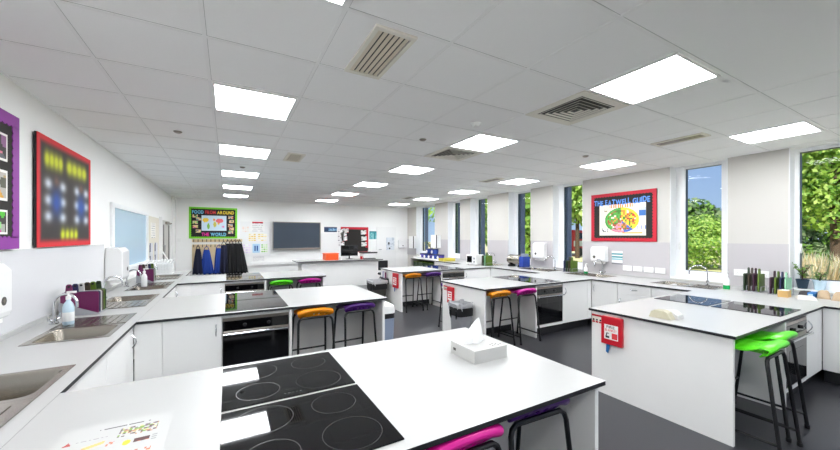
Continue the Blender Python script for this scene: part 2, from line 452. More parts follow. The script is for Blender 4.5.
for k, (x, y, lab) in enumerate(((-.45, 4.3, 'small round sprinkler plate above the left wall sinks'), (.2, 6.0, 'small round sprinkler plate between two left row lights'), (1.9, 3.3, 'small round sprinkler plate left of the middle light row'), (4.2, 2.9, 'small round sprinkler plate near the window-side lights'))):
    tag(MB().lathe([(.02, CEIL - .018), (.035, CEIL - .01), (.04, CEIL - .001)], (x, y, 0), 16).build('sprinkler', 'oven_steel', None, True), lab, 'sprinkler', 'ceiling sprinkler plates')
tag(MB().box(XL + .0, XL + .09, 11.12, 11.2, CEIL - .10, CEIL - .03).build('motion_sensor', 'white_plastic', bevel=.015), 'small white motion sensor in the far left corner by the ceiling', 'sensor')

# ------------------------------------------------------------------ benches
def handle_arc(mb, p, along, out, L=.1, d=.026, r=.005):
    p, a, o_ = Vector(p), Vector(along), Vector(out)
    pts = [p + a * (L * (t / 8 - .5)) + o_ * (d * math.sin(PI * t / 8)) for t in range(9)]
    return mb.tube(pts, r, 6)

def cabinet(lab, x0, x1, y0, y1, face, fronts, group='white base cabinets', inset=.018, plinth=.13):
    """face: '-y','+y','+x','-x'; fronts: list of (kind, a0, a1, z0, z1, handle_side) with a along the face axis"""
    t = thing('base_cabinet', lab, 'cabinet', ((x0 + x1) / 2, (y0 + y1) / 2, 0), group)
    X0, X1, Y0, Y1 = x0, x1, y0, y1
    if face == '-y': Y0 += inset
    if face == '+y': Y1 -= inset
    if face == '-x': X0 += inset
    if face == '+x': X1 -= inset
    q = .016; MB().box(X0, X1, Y0, Y1, plinth, plinth + q).box(X0, X0 + q, Y0, Y1, plinth + q, UND - .001).box(X1 - q, X1, Y0, Y1, plinth + q, UND - .001).box(X0 + q, X1 - q, Y0, Y0 + q, plinth + q, UND - .001).box(X0 + q, X1 - q, Y1 - q, Y1, plinth + q, UND - .001).build('carcass', 'carcass', t)
    k = .05
    bx('plinth', 'plinth', X0 + (k if face == '-x' else 0), X1 - (k if face == '+x' else 0), Y0 + (k if face == '-y' else 0), Y1 - (k if face == '+y' else 0), 0, plinth, t)
    for kind, a0, a1, z0, z1, hs in fronts:
        g_ = .002
        if face in ('-y', '+y'):
            yy = (y0, y0 + inset - .001) if face == '-y' else (y1 - inset + .001, y1)
            d = bx('drawer' if kind == 'drawer' else 'door', 'carcass', a0 + g_, a1 - g_, yy[0], yy[1], z0, z1, t, bevel=.0015)
            fp = y0 if face == '-y' else y1; out = (0, -1, 0) if face == '-y' else (0, 1, 0); P = lambda a, z: (a, fp, z); al = (1, 0, 0)
        else:
            xx = (x0, x0 + inset - .001) if face == '-x' else (x1 - inset + .001, x1)
            d = bx('drawer' if kind == 'drawer' else 'door', 'carcass', xx[0], xx[1], a0 + g_, a1 - g_, z0, z1, t, bevel=.0015)
            fp = x0 if face == '-x' else x1; out = (-1, 0, 0) if face == '-x' else (1, 0, 0); P = lambda a, z: (fp, a, z); al = (0, 1, 0)
        if hs == 'mid': hb = handle_arc(MB(), P((a0 + a1) / 2, (z0 + z1) / 2), al, out)
        elif hs == 'lo': hb = handle_arc(MB(), P(a0 + .045, z1 - .12), (0, 0, 1), out)
        elif hs == 'hi': hb = handle_arc(MB(), P(a1 - .045, z1 - .12), (0, 0, 1), out)
        else: continue
        hb.build('handle', 'chrome', d, True)
    return t

def oven(lab, x0, x1, y0, y1, face):
    """built-in electric oven in its housing, facing -y or +y"""
    s = -1 if face == '-y' else 1; F = y0 if s < 0 else y1; B = y1 if s < 0 else y0
    t = thing('oven', lab, 'oven', ((x0 + x1) / 2, (y0 + y1) / 2, 0), 'built-in ovens')
    def b(name, m, xa, xb, d0, d1, za, zb, par=t, bev=0.0):
        ya, yb = sorted((F - s * d0, F - s * d1)); return bx(name, m, xa, xb, ya, yb, za, zb, par, bev)
    b('housing', 'carcass', x0, x1, .025, abs(B - F), .13, UND - .001)
    b('plinth', 'plinth', x0, x1, .06, abs(B - F), 0, .13)
    b('filler_panel', 'carcass', x0 + .002, x1 - .002, .004, .024, .132, .17)
    b('top_trim', 'oven_steel', x0 + .004, x1 - .004, 0.002, .024, .690, .715)
    cp = b('control_panel', 'black_glass', x0 + .004, x1 - .004, 0, .024, .602, .689, bev=.002)
    for k in range(2):
        kx = x0 + (x1 - x0) * (.32 + .36 * k)
        MB().lathe([(.016, F + s * .0005), (.015, F + s * .016), (.011, F + s * .018)], (kx, 0, .645), 14, 'y').build('knob', 'black', cp, True)
    sx = (x0 + x1) / 2
    dr = b('door', 'black_glass', x0 + .004, x1 - .004, 0, .024, .175, .560, bev=.003)
    b('door_rail', 'oven_steel', x0 + .004, x1 - .004, -.001, .024, .562, .600, t, .002)
    hb = MB(); zz = .578; yo = F + s * .035
    hb.tube([(x0 + .03, F + s * .002, zz), (x0 + .03, yo, zz)], .007, 8).tube([(x1 - .03, F + s * .002, zz), (x1 - .03, yo, zz)], .007, 8).tube([(x0 + .01, yo, zz), (x1 - .01, yo, zz)], .011, 10)
    hb.build('handle', 'chrome', dr, True)
    b('window', 'oven_window', x0 + .09, x1 - .09, -.001, -.0004, .27, .47, dr)
    b('lower_trim', 'oven_steel', x0 + .004, x1 - .004, 0.001, .02, .171, .1745 + .03, dr)
    return t

def hob(x0, x1, y0, y1, lab):
    t = thing('hob', lab, 'hob', ((x0 + x1) / 2, (y0 + y1) / 2, WT), 'black glass hobs')
    z = WT + .0005
    bx('glass', 'hob_glass', x0, x1, y0, y1, z, z + .005, t, bevel=.001)
    cx, cy, wx, wy = (x0 + x1) / 2, (y0 + y1) / 2, x1 - x0, y1 - y0
    for sx, sy, r in ((-1, -1, .085), (1, -1, .1), (-1, 1, .1), (1, 1, .085)):
        p = (cx + sx * wx * .26 + (.01 if sx < 0 else -.01), cy + sy * wy * .25)
        b = MB(); n = 40; zz = z + .0052; vs = []
        for k in range(n):
            a = 2 * PI * k / n
            vs += [(p[0] + math.cos(a) * r, p[1] + math.sin(a) * r, zz), (p[0] + math.cos(a) * (r + .0022), p[1] + math.sin(a) * (r + .0022), zz)]
        b.add(vs, [(2 * k, 2 * k + 1, (2 * k + 3) % (2 * n), (2 * k + 2) % (2 * n)) for k in range(n)])
        b.build('cooking_ring', 'hob_mark', t)
    b = MB()
    for k in range(5): b.box(cx - .035 + k * .016, cx - .027 + k * .016, y0 + .03, y0 + .036, z + .0051, z + .0056)
    b.build('touch_controls', 'hob_mark', t)
    return t

def slab(name, lab, boxes, group='white worktops'):
    b = MB()
    for q in boxes: b.box(*q, UND, WT, 1, 0); b.m[-6] = 0
    return tag(b.build(name, ['laminate', 'core']), lab, 'worktop', group)

def bench_frame(lab, xe0, xe1, xs, y0, y1):
    """end panel (xe0..xe1), divider along the middle and the side panel at xs"""
    t = thing('bench_frame', lab, 'bench', ((xe0 + xs) / 2, (y0 + y1) / 2, 0), 'panelled bench ends')
    bx('end_panel', 'panel', xe0, xe1, y0 + .02, y1 - .02, 0, UND - .001, t)
    ym = (y0 + y1) / 2; a, b_ = (xs, xe0) if xs < xe0 else (xe1, xs)
    bx('side_panel', 'panel', xs - .012, xs + .012, y0 + .012, y1 - .012, 0, UND - .001, t)
    lo, hi = (xs + .012, xe0) if xs < xe0 else (xe1, xs - .012)
    bx('divider_panel', 'panel', lo, hi, ym - .01, ym + .01, .0, UND - .001, t)
    MB().box(lo, hi, ym - .02, ym - .0105, 0, .09).box(lo, hi, ym + .0105, ym + .02, 0, .09).build('skirting_strip', 'plinth', t)
    return t

def left_bench(x1, y0, y1, nm):
    slab('worktop', 'white worktop of the %s bench on the left side' % nm, [(-.634, x1, y0, y1)])
    ym = (y0 + y1) / 2
    cabinet('white corner cabinet, camera side of the %s left bench' % nm, -.652, -.045, y0 + .018, ym - .002, '-y', [('filler', -.652, -.47, .135, UND - .004, None), ('door', -.47, -.045, .135, UND - .004, 'hi')])
    cabinet('white corner cabinet, far side of the %s left bench' % nm, -.652, -.045, ym + .002, y1 - .018, '+y', [('filler', -.652, -.47, .135, UND - .004, None), ('door', -.47, -.045, .135, UND - .004, 'hi')])
    oven('built-in black oven, camera side of the %s left bench' % nm, -.043, .515, y0 + .014, ym - .002, '-y')
    oven('built-in black oven, far side of the %s left bench' % nm, -.043, .515, ym + .002, y1 - .014, '+y')
    bench_frame('white panels framing the knee space of the %s left bench' % nm, x1 - .05, x1 - .025, .53, y0, y1)
    hob(-.022, .515, y0 + .050, ym - .012, 'black glass hob, camera side of the %s left bench' % nm)
    hob(-.022, .515, ym + .012, y1 - .050, 'black glass hob, far side of the %s left bench' % nm)

def right_bench(x0, y0, y1, nm, ox):
    slab('worktop', 'white worktop of the %s bench on the window side' % nm, [(x0, 5.082, y0, y1)])
    ym = (y0 + y1) / 2
    F = lambda s: [('door', ox + .56, 5.0, .135, UND - .004, 'lo'), ('filler', 5.0, 5.10, .135, UND - .004, None)]
    cabinet('white door cabinet, camera side of the %s window-side bench' % nm, ox + .56, 5.10, y0 + .018, ym - .002, '-y', F(1))
    cabinet('white door cabinet, far side of the %s window-side bench' % nm, ox + .56, 5.10, ym + .002, y1 - .018, '+y', F(1))
    oven('built-in oven, camera side of the %s window-side bench' % nm, ox, ox + .558, y0 + .014, ym - .002, '-y')
    oven('built-in oven, far side of the %s window-side bench' % nm, ox, ox + .558, ym + .002, y1 - .014, '+y')
    bench_frame('white panelled end of the %s window-side bench' % nm, x0 + .02, x0 + .045, ox - .014, y0, y1)
    hob(ox + .02, ox + .557, y0 + .050, ym - .012, 'black glass hob, camera side of the %s window-side bench' % nm)
    hob(ox + .02, ox + .557, ym + .012, y1 - .050, 'black glass hob, far side of the %s window-side bench' % nm)

PL = [(1.55, .967, 2.055, 'nearest'), (1.545, 3.47, 4.70, 'middle'), (1.50, 6.0, 7.1, 'furthest')]
for p in PL: left_bench(*p)
PR = [(3.0, .957, 2.04, 'nearest', 4.05), (2.87, 3.40, 4.43, 'middle', 3.845), (2.87, 5.82, 6.86, 'furthest', 3.82)]
for p in PR: right_bench(*p)

# long counters along the walls, cut out for the inset sinks
LS = [(1.65, 2.47, 'far'), (3.05, 3.87, 'near'), (4.21, 5.03, 'far'), (5.50, 6.32, 'near'), (6.66, 7.48, 'far')]
RS = [(1.93, 2.70, 'far'), (3.42, 4.16, 'near'), (4.52, 5.30, 'far'), (6.1, 6.9, 'near')]
def counter(lab, x0, x1, y0, y1, sinks, sx0, sx1):
    b = []; y = y0
    for a, c_, _ in sinks:
        b.append((x0, x1, y, a + .012)); b.append((x0, sx0 + .012, a + .012, c_ - .012)); b.append((sx1 - .012, x1, a + .012, c_ - .012)); y = c_ - .012
    b.append((x0, x1, y, y1))
    return slab('worktop', lab, b)
counter('long white worktop along the left wall, set with five sinks', XL + .013, -.635, YB + .05, 8.2, LS, -1.13, -.70)
counter('long white worktop along the window wall', 5.083, XR - .012, YB + .05, 9.62, RS, 5.40, 5.82)
tag(bx('upstand', 'laminate', XL + .013, XL + .028, YB + .05, 8.2, WT + .0005, WT + .035), 'low white upstand along the back of the left worktop', 'upstand')
tag(bx('upstand', 'laminate', XR - .026, XR - .012, YB + .05, 9.62, WT + .0005, WT + .022), 'low white upstand along the back of the window-side worktop', 'upstand')

D = lambda a, b_, hs: ('door', a, b_, .135, UND - .004, hs)
def lcab(a, b_, hs, lab): cabinet(lab, XL + .02, -.655, a, b_, '+x', [D(a, b_, hs)])
lcab(-.4, .25, 'hi', 'white sink cabinet on the left wall behind the camera'); lcab(.253, .983, 'hi', 'white sink cabinet on the left wall, camera side of the nearest bench')
lcab(2.066, 2.80, 'lo', 'white cabinet on the left wall just past the nearest left bench'); lcab(2.803, 3.486, 'hi', 'white cabinet on the left wall in the corner of the middle left bench')
lcab(4.684, 5.34, 'lo', 'white cabinet on the left wall just past the middle left bench'); lcab(5.343, 6.016, 'hi', 'white cabinet on the left wall in the corner of the furthest left bench')
lcab(7.084, 7.65, 'lo', 'white cabinet on the left wall just past the furthest left bench'); lcab(7.653, 8.18, 'hi', 'white cabinet at the far end of the left wall counter')
def rcab(a, b_, fr, lab, x0=5.103): cabinet(lab, x0, XR - .02, a, b_, '-x', fr)
rcab(-.6, .18, [D(-.6, .18, 'lo')], 'white cabinet under the window-side counter nearest the camera')
rcab(.183, .973, [D(.183, .575, 'hi'), D(.575, .973, 'lo')], 'white two-door cabinet, camera side of the nearest window-side bench')
rcab(2.024, 2.53, [('drawer', 2.024, 2.53, .60, UND - .004, 'mid'), ('door', 2.024, 2.53, .135, .597, 'hi')], 'white drawer cabinet, in the corner past the nearest window-side bench')
rcab(2.533, 3.0, [('drawer', 2.533, 3.0, .60, UND - .004, 'mid'), ('door', 2.533, 3.0, .135, .597, 'hi')], 'white drawer cabinet, middle one between two window-side benches')
rcab(3.003, 3.416, [D(3.003, 3.416, 'hi')], 'white single-door cabinet in the corner of the middle window-side bench')
rcab(4.414, 5.1, [D(4.414, 5.1, 'hi')], 'white cabinet just past the middle window-side bench')
rcab(5.103, 5.836, [D(5.103, 5.836, 'lo')], 'white cabinet in the corner of the furthest window-side bench')
rcab(6.844, 7.5, [D(6.844, 7.5, 'hi')], 'white cabinet just past the furthest window-side bench')
rcab(7.503, 8.2, [D(7.503, 8.2, 'lo')], 'white cabinet under the counter beside the open shelf')
t = thing('open_shelf_unit', 'open cream shelf unit at the far end of the window counter', 'shelf unit', (5.5, 8.9, 0))
MB().box(5.10, 5.98, 8.21, 8.23, 0, UND - .001).box(5.10, 5.98, 9.58, 9.6, 0, UND - .001).box(5.96, 5.98, 8.23, 9.58, 0, UND - .001).build('carcass', 'wall_cream', t)
for z in (.1, .48): bx('shelf', 'wall_cream', 5.10, 5.96, 8.231, 9.579, z, z + .018, t)
for k in range(4):
    tt = thing('storage_basket', 'green basket on the open shelf, %s from the far end' % ['first', 'second', 'third', 'fourth'][k], 'basket', (5.3, 9.4 - k * .32, .4985), 'green baskets on the open shelf')
    yy = 9.4 - k * .32
    MB().box(5.14, 5.46, yy - .13, yy + .13, .4985, .51).box(5.14, 5.15, yy - .13, yy + .13, .51, .66).box(5.45, 5.46, yy - .13, yy + .13, .51, .66).box(5.15, 5.45, yy - .13, yy - .12, .51, .66).box(5.15, 5.45, yy + .12, yy + .13, .51, .66).build('body', 'board_dkgreen', tt)
    MB().box(5.132, 5.468, yy - .138, yy - .118, .655, .672).box(5.132, 5.468, yy + .118, yy + .138, .655, .672).box(5.132, 5.152, yy - .118, yy + .118, .655, .672).box(5.448, 5.468, yy - .118, yy + .118, .655, .672).build('rim', 'board_green', tt)

# ------------------------------------------------------------------ sinks and taps
def rrect(x0, x1, y0, y1, r, z, k=5):
    p = []
    for cx, cy, a in ((x1 - r, y1 - r, 0), (x0 + r, y1 - r, 90), (x0 + r, y0 + r, 180), (x1 - r, y0 + r, 270)):
        for i in range(k + 1):
            q = math.radians(a + 90 * i / k); p.append((cx + r * math.cos(q), cy + r * math.sin(q), z))
    return p
def sink(x0, x1, y0, y1, side, lab):
    t = thing('sink', lab, 'sink', ((x0 + x1) / 2, (y0 + y1) / 2, WT), 'inset steel sinks')
    ym = (y0 + y1) / 2 + (-.02 if side == 'far' else .02)
    b0, b1 = (ym, y1) if side == 'far' else (y0, ym); d0, d1 = (y0, ym) if side == 'far' else (ym, y1)
    z = WT + .003; b = MB()
    loops = [rrect(x0, x1, b0, b1, .004, WT + .0006), rrect(x0, x1, b0, b1, .004, z), rrect(x0 + .035, x1 - .03, b0 + .03, b1 - .03, .05, z), rrect(x0 + .04, x1 - .035, b0 + .035, b1 - .035, .05, z - .01),
             rrect(x0 + .055, x1 - .05, b0 + .05, b1 - .05, .05, z - .135), rrect(x0 + .075, x1 - .07, b0 + .07, b1 - .07, .04, z - .148)]
    n = len(loops[0]); vs = [p for l in loops for p in l]; fs = []
    for i in range(len(loops) - 1):
        for j in range(n): fs.append((i * n + j, i * n + (j + 1) % n, (i + 1) * n + (j + 1) % n, (i + 1) * n + j))
    fs.append(tuple(range((len(loops) - 1) * n, len(loops) * n)))
    b.add(vs, fs).build('basin', 'steel', t, True)
    d = MB(); d.box(x0 + .0005, x1 - .0005, d0 + (.0005 if side != 'far' else 0), d1, WT + .0006, z)
    for k in range(7):
        xx = x0 + .07 + k * (x1 - x0 - .13) / 6
        d.box(xx - .006, xx + .006, d0 + .05, d1 - .05, z, z + .0035)
    for (p0, p1, q0, q1) in ((x0, x1, d0, d0 + .01), (x0, x0 + .012, d0 + .01, d1 - .01), (x1 - .012, x1, d0 + .01, d1 - .01)): d.box(p0, p1, q0, q1, z, z + .003)
    d.build('drainer', 'steel', t, bevel=.0015)
    MB().lathe([(.035, z - .1475), (.035, z - .143), (.02, z - .145)], ((x0 + x1) / 2, (b0 + b1) / 2, 0), 18).build('plug_hole', 'chrome', t, True)
    MB().box(x1 - .0485 - .004, x1 - .0485, (b0 + b1) / 2 - .03, (b0 + b1) / 2 + .03, z - .06, z - .045).build('overflow_slot', 'black', t)
    return t
nth = ['nearest', 'second', 'third', 'fourth', 'furthest']
for k, (a, c_, s) in enumerate(LS): sink(-1.13, -.70, a, c_, s, 'inset steel sink in the left worktop, %s of five' % nth[k])
for k, (a, c_, s) in enumerate(RS): sink(5.40, 5.82, a, c_, s, 'inset steel sink in the window-side worktop, %s of four' % ['nearest', 'second', 'third', 'furthest'][k])
def tap(x, y, dx, dy, lab, h=.27, L=.2):
    t = thing('tap', lab, 'tap', (x, y, WT), 'chrome mixer taps'); z = WT + .001
    MB().lathe([(.028, z), (.028, z + .012), (.018, z + .02), (.018, z + .06)], (x, y, 0), 16).build('base', 'chrome', t, True)
    q = math.hypot(dx, dy); dx, dy = dx / q, dy / q; r = L / 2; pts = [(x, y, z + .05), (x, y, z + h - r)]
    for k in range(1, 11):
        a = PI * k / 10; pts.append((x + dx * (r - r * math.cos(a)), y + dy * (r - r * math.cos(a)), z + h - r + r * math.sin(a)))
    e = pts[-1]; pts.append((e[0], e[1], e[2] - .03))
    MB().tube(pts, .009, 10).build('spout', 'chrome', t, True)
    for s in (-1, 1):
        px, py = -dy * s, dx * s
        MB().tube([(x + px * .012, y + py * .012, z + .03), (x + px * .05, y + py * .05, z + .036)], .011, 10).tube([(x + px * .05, y + py * .05, z + .036), (x + px * .058, y + py * .058, z + .075)], [.008, .006], 8).build('lever', 'chrome', t, True)
for x, y, dx, dy, lab in ((-1.20, 2.1, 1, 0, 'chrome mixer tap of the nearest left sink, by the wall'), (-1.175, 3.70, 1, -.3, 'chrome mixer tap behind the blue soap bottle'), (-1.19, 5.0, 1, .3, 'chrome gooseneck tap under the wall towel dispenser'), (-1.19, 5.95, 1, 0, 'chrome mixer tap behind the second soap bottle'), (-1.17, 7.05, 1, 0, 'chrome tap at the furthest left sink, before the white rack'),
                          (5.87, 2.18, -.4, .9, 'chrome gooseneck tap under the window right of the food guide board'), (5.87, 3.72, -1, .1, 'chrome tap beside the towel dispenser on the window wall'), (5.87, 4.74, -.6, .8, 'chrome gooseneck tap left of the chopping boards on the window wall'), (5.87, 6.55, -1, 0, 'chrome tap right of the green boards beside the microwave')):
    tap(x, y, dx, dy, lab, *((.23, .15) if x < 0 else (.27, .2)))

# ------------------------------------------------------------------ stools
stool_protos = {}
def stool_proto(colour):
    t = thing('stool', '', 'stool', (0, 0, 0), 'plastic-seated stools with black frames')
    # seat: local -Y is the lipped outer edge, +Y goes under the bench
    nx = 26; prof = [(-.118, .644), (-.136, .660), (-.152, .684), (-.176, .700), (-.186, .712), (-.184, .724), (-.170, .731), (-.150, .727), (-.122, .716), (-.095, .701), (-.06, .689), (-.02, .683), (.02, .682), (.06, .685), (.10, .690), (.135, .688), (.160, .673), (.170, .650)]
    L = [0]
    for a, b_ in zip(prof, prof[1:]): L.append(L[-1] + math.hypot(b_[0] - a[0], b_[1] - a[1]))
    def P(tt):
        q = tt * L[-1]
        for i in range(len(prof) - 1):
            if q <= L[i + 1] + 1e-9:
                f_ = (q - L[i]) / (L[i + 1] - L[i]); return (prof[i][0] + (prof[i + 1][0] - prof[i][0]) * f_, prof[i][1] + (prof[i + 1][1] - prof[i][1]) * f_)
        return prof[-1]
    ny = 34; b = MB(); vs = []
    for j in range(ny + 1):
        yy, zz = P(j / ny)
        for i in range(nx + 1):
            s = i / nx * 2 - 1; e = abs(s) ** 3
            wd = .178 * (1 - .12 * (abs(j / ny - .5) * 2) ** 4)
            k = abs(s); pinch = (k ** 5)
            front = max(0, 1 - j / 9); vs.append((s * wd * (1 - .10 * front * max(0, 1 - j / 4)), yy * (1 - .14 * pinch - .05 * s * s * front), zz + (.014 * s * s if j > 10 else .0) - (.034 * k ** 3.2) * (1 if j > 3 else .35)))
    holes = set()
    for hx in (6, 11, 15, 20):
        for j in (2, 3): holes.add((hx, j))
    for hx in (5, 10, 15, 20):
        holes.add((hx, 14)); holes.add((hx, 15))
    fs = [(j * (nx + 1) + i, j * (nx + 1) + i + 1, (j + 1) * (nx + 1) + i + 1, (j + 1) * (nx + 1) + i) for j in range(ny) for i in range(nx) if (i, j) not in holes]
    b.add(vs, fs); o = b.build('seat', colour, t, True, solid=.012, sub=1)
    MB().box(-.10, -.06, -.12, .12, .650, .672).box(.06, .10, -.12, .12, .650, .672).build('seat_bracket', colour, t, bevel=.004)
    for s in (-1, 1):
        yt, yb = s * .140, s * .215; zt_ = .640; pts = []
        a, c_ = .162, .184
        pts = [(-c_, yb, .012), (-a - .004, yt + s * .006, zt_ - .045), (-a + .006, yt + s * .002, zt_ - .018), (-a + .03, yt, zt_), (a - .03, yt, zt_), (a - .006, yt + s * .002, zt_ - .018), (a + .004, yt + s * .006, zt_ - .045), (c_, yb, .012)]
        MB().tube(pts, .0115, 8).build('leg_frame', 'tube_black', t, True)
    for s in (-1, 1):
        f_ = .16; MB().tube([(s * (.184 - .022 * f_), -(.215 - .075 * f_), .012 + .55 * f_), (s * (.184 - .022 * f_), (.215 - .075 * f_), .012 + .55 * f_)], .009, 8).build('side_rail', 'tube_black', t, True)
    f_ = .42; MB().tube([(-(.184 - .022 * f_), .215 - .075 * f_, .012 + .55 * f_), ((.184 - .022 * f_), .215 - .075 * f_, .012 + .55 * f_)], .009, 8).build('foot_rail', 'tube_black', t, True)
    fb = []
    for sx in (-1, 1):
        for sy in (-1, 1): MB().lathe([(.014, 0), (.016, .004), (.015, .025)], (sx * .184, sy * .215, 0), 10).build('foot', 'black', t, True)
    return t
def stool(colour, x, y, lab, flip=False, yaw=0.0):
    if colour not in stool_protos: t = stool_protos[colour] = stool_proto('seat_' + colour)
    else: t = copy_tree(stool_protos[colour])
    t.location = (x, y, 0); t.rotation_euler = (0, 0, (PI if flip else 0) + yaw); t['label'] = lab
    return t
SO = .172
stool('pink', .765, .985 + SO + .0, 'hot pink stool tucked under the nearest left bench')
stool('purple', 1.215, 1.01 + SO + .02, 'purple stool at the open end of the nearest left bench', yaw=-.05)
stool('orange', .765, 3.47 + SO - .03, 'orange stool tucked under the middle left bench')
stool('purple', 1.235, 3.50 + SO, 'purple stool tucked under the middle left bench', yaw=.06)
stool('green', .775, 6.0 + SO - .02, 'green stool tucked under the furthest left bench')
stool('magenta', 1.235, 6.0 + SO - .01, 'magenta stool tucked under the furthest left bench')
stool('green', 3.252, .80 + SO, 'green stool at the open end of the nearest window-side bench')
stool('green', 3.635, .85 + SO, 'green stool next to the oven of the nearest window-side bench', yaw=-.03)
stool('orange', 3.13, 3.36 + SO, 'orange stool at the open end of the middle window-side bench', yaw=.04)
stool('magenta', 3.585, 3.33 + SO, 'magenta stool next to the oven of the middle window-side bench')
stool('orange', 3.14, 5.80 + SO, 'orange stool under the furthest window-side bench')
stool('purple', 3.60, 5.80 + SO, 'purple stool under the furthest window-side bench')
stool('purple', 3.13, 4.56 - SO, 'stool on the far side of the middle window-side bench, black leg showing', flip=True)


# ------------------------------------------------------------------ wall boards
def frame_board(name, lab, o, u, w, h, border, bcol, core, parent=None, cat='display board', scallop=True):
    """cork display board: core sheet, scalloped paper border; o = lower left corner seen from inside"""
    o, u, v = Vector(o), Vector(u), Vector((0, 0, 1)); n = u.cross(v)
    t = thing(name, lab, cat, o + u * (w / 2))
    def P(a, b, d): return tuple(o + u * a + v * b + n * d)
    def flat(nm, pts, d0, d1, m):
        k = len(pts); mb = MB(); mb.add([P(a, b, d0) for a, b in pts] + [P(a, b, d1) for a, b in pts], [tuple(range(k))[::-1], tuple(range(k, 2 * k))] + [(i, (i + 1) % k, k + (i + 1) % k, k + i) for i in range(k)])
        return mb.build(nm, m, t)
    flat('backing', [(0, 0), (w, 0), (w, h), (0, h)], .0005, .018, core)
    b = MB(); seg = .05
    def strip(ax, a0, a1, outer, inner):
        n_ = max(4, int((a1 - a0) / seg)); sg = 1 if inner > outer else -1
        pts = [(a0, outer), (a1, outer)]
        for i in range(n_ * 4, -1, -1):
            q = a0 + (a1 - a0) * i / (n_ * 4); e = (abs(math.sin(PI * i / 4)) * .014 if scallop else 0)
            pts.append((q, inner + sg * e))
        if ax: pts = [(y_, x_) for x_, y_ in pts]
        k = len(pts); z0, z1 = .0185, .022
        b.add([P(p, q, z0) for p, q in pts] + [P(p, q, z1) for p, q in pts], [tuple(range(k))[::-1], tuple(range(k, 2 * k))] + [(i, (i + 1) % k, k + (i + 1) % k, k + i) for i in range(k)])
    strip(0, 0, w, 0, border); strip(0, 0, w, h, h - border); strip(1, border, h - border, 0, border); strip(1, border, h - border, w, w - border)
    b.build('border', bcol, t)
    return t, P, n
mat('sugar_paper', (40, 37, 34), 0.85); mat('sugar_black', (24, 24, 26), 0.85); mat('bright_green', (120, 208, 40), 0.6); mat('violet', (138, 44, 150), 0.6); mat('crimson', (186, 18, 44), 0.6)
def gauss(s, t, cx, cy, sx, sy): return math.exp(-((s - cx) / sx) ** 2 - ((t - cy) / sy) ** 2)
def mixc(a, b, k): k = max(0, min(1, k)); return tuple(a[i] * (1 - k) + b[i] * k for i in range(3))
def hsh(i, j, k=0): return (math.sin(i * 127.1 + j * 311.7 + k * 74.7) * 43758.5453) % 1.0

# purple edged board
t, P, n = frame_board('display_board', 'purple-bordered black display board at the near end of the left wall', (XL + .012, 2.30, 1.36), UL, 1.17, .915, .075, 'violet', 'sugar_paper')
def photo(seed, base):
    def fn(s, q):
        if s < .06 or s > .94 or q < .05 or q > .95: return (244, 242, 236)
        c = base
        for k in range(5):
            a, b, r = hsh(seed, k), hsh(seed, k, 1), .12 + .16 * hsh(seed, k, 2)
            if (s - a) ** 2 + (q - b) ** 2 < r * r: c = (60 + 190 * hsh(seed, k, 3), 60 + 160 * hsh(seed, k, 4), 50 + 120 * hsh(seed, k, 5))
        return c
    return fn
for k, (a, z, w_, h_) in enumerate(((.82, .10, .2, .16), (.80, .32, .22, .2), (.82, .58, .2, .18), (.50, .12, .22, .18), (.48, .40, .24, .2), (.2, .2, .22, .2), (.2, .5, .22, .2))):
    sheet('photo_print', P(a, z, .0185), UL, UZ, w_, h_, 14, 12, photo(k + 3, (190, 186, 176) if k % 2 else (58, 54, 50)), t)
words('lettering', 'FOOD', P(.3, .77, .0185), UL, UZ, .1, ['ink_pink'], t, width=.5)

# red edged board, its print is soft and out of focus
t = thing('display_board', 'red-bordered board with blurred yellow, blue and white print on the left wall', 'display board', (XL + .012, 4.26, 1.36))
bx('backing', 'black', XL + .0125, XL + .026, 3.74, 4.91, 1.36, 2.26, t)
def blurry(s, q):
    c = (44, 38, 36)
    e = min(s, 1 - s) * 1.23; f_ = min(q, 1 - q) * .915
    for cx, wx in ((.25, .12), (.68, .17)): 
            for kk in range(4): c = mixc(c, (206, 214, 30), .95 * min(1, 1.2 * gauss(s, q, cx + (kk - 1.5) * wx * .62, .80, wx * .36, .075)))
    
    for kk in range(4): c = mixc(c, (206, 214, 30), min(1, 1.1 * gauss(s, q, .40 + kk * .085, .115, .042, .06)))
    for cx in (.16, .40, .68, .88):
        for cy in (.28, .43, .58): c = mixc(c, (214, 220, 228), .95 * gauss(s, q, cx, cy, .065, .052))
    for cx in (.29, .77):
        c = mixc(c, (34, 78, 170), .95 * gauss(s, q, cx, .42, .085, .13)); c = mixc(c, (120, 84, 70), .8 * gauss(s, q, cx, .62, .05, .05))
    d = min(e, f_)
    return mixc((214, 30, 42), c, (d - .032) / .045)
sheet('print', (XL + .0265, 3.74, 1.36), UL, UZ, 1.17, .90, 70, 54, blurry, t, smooth=True)

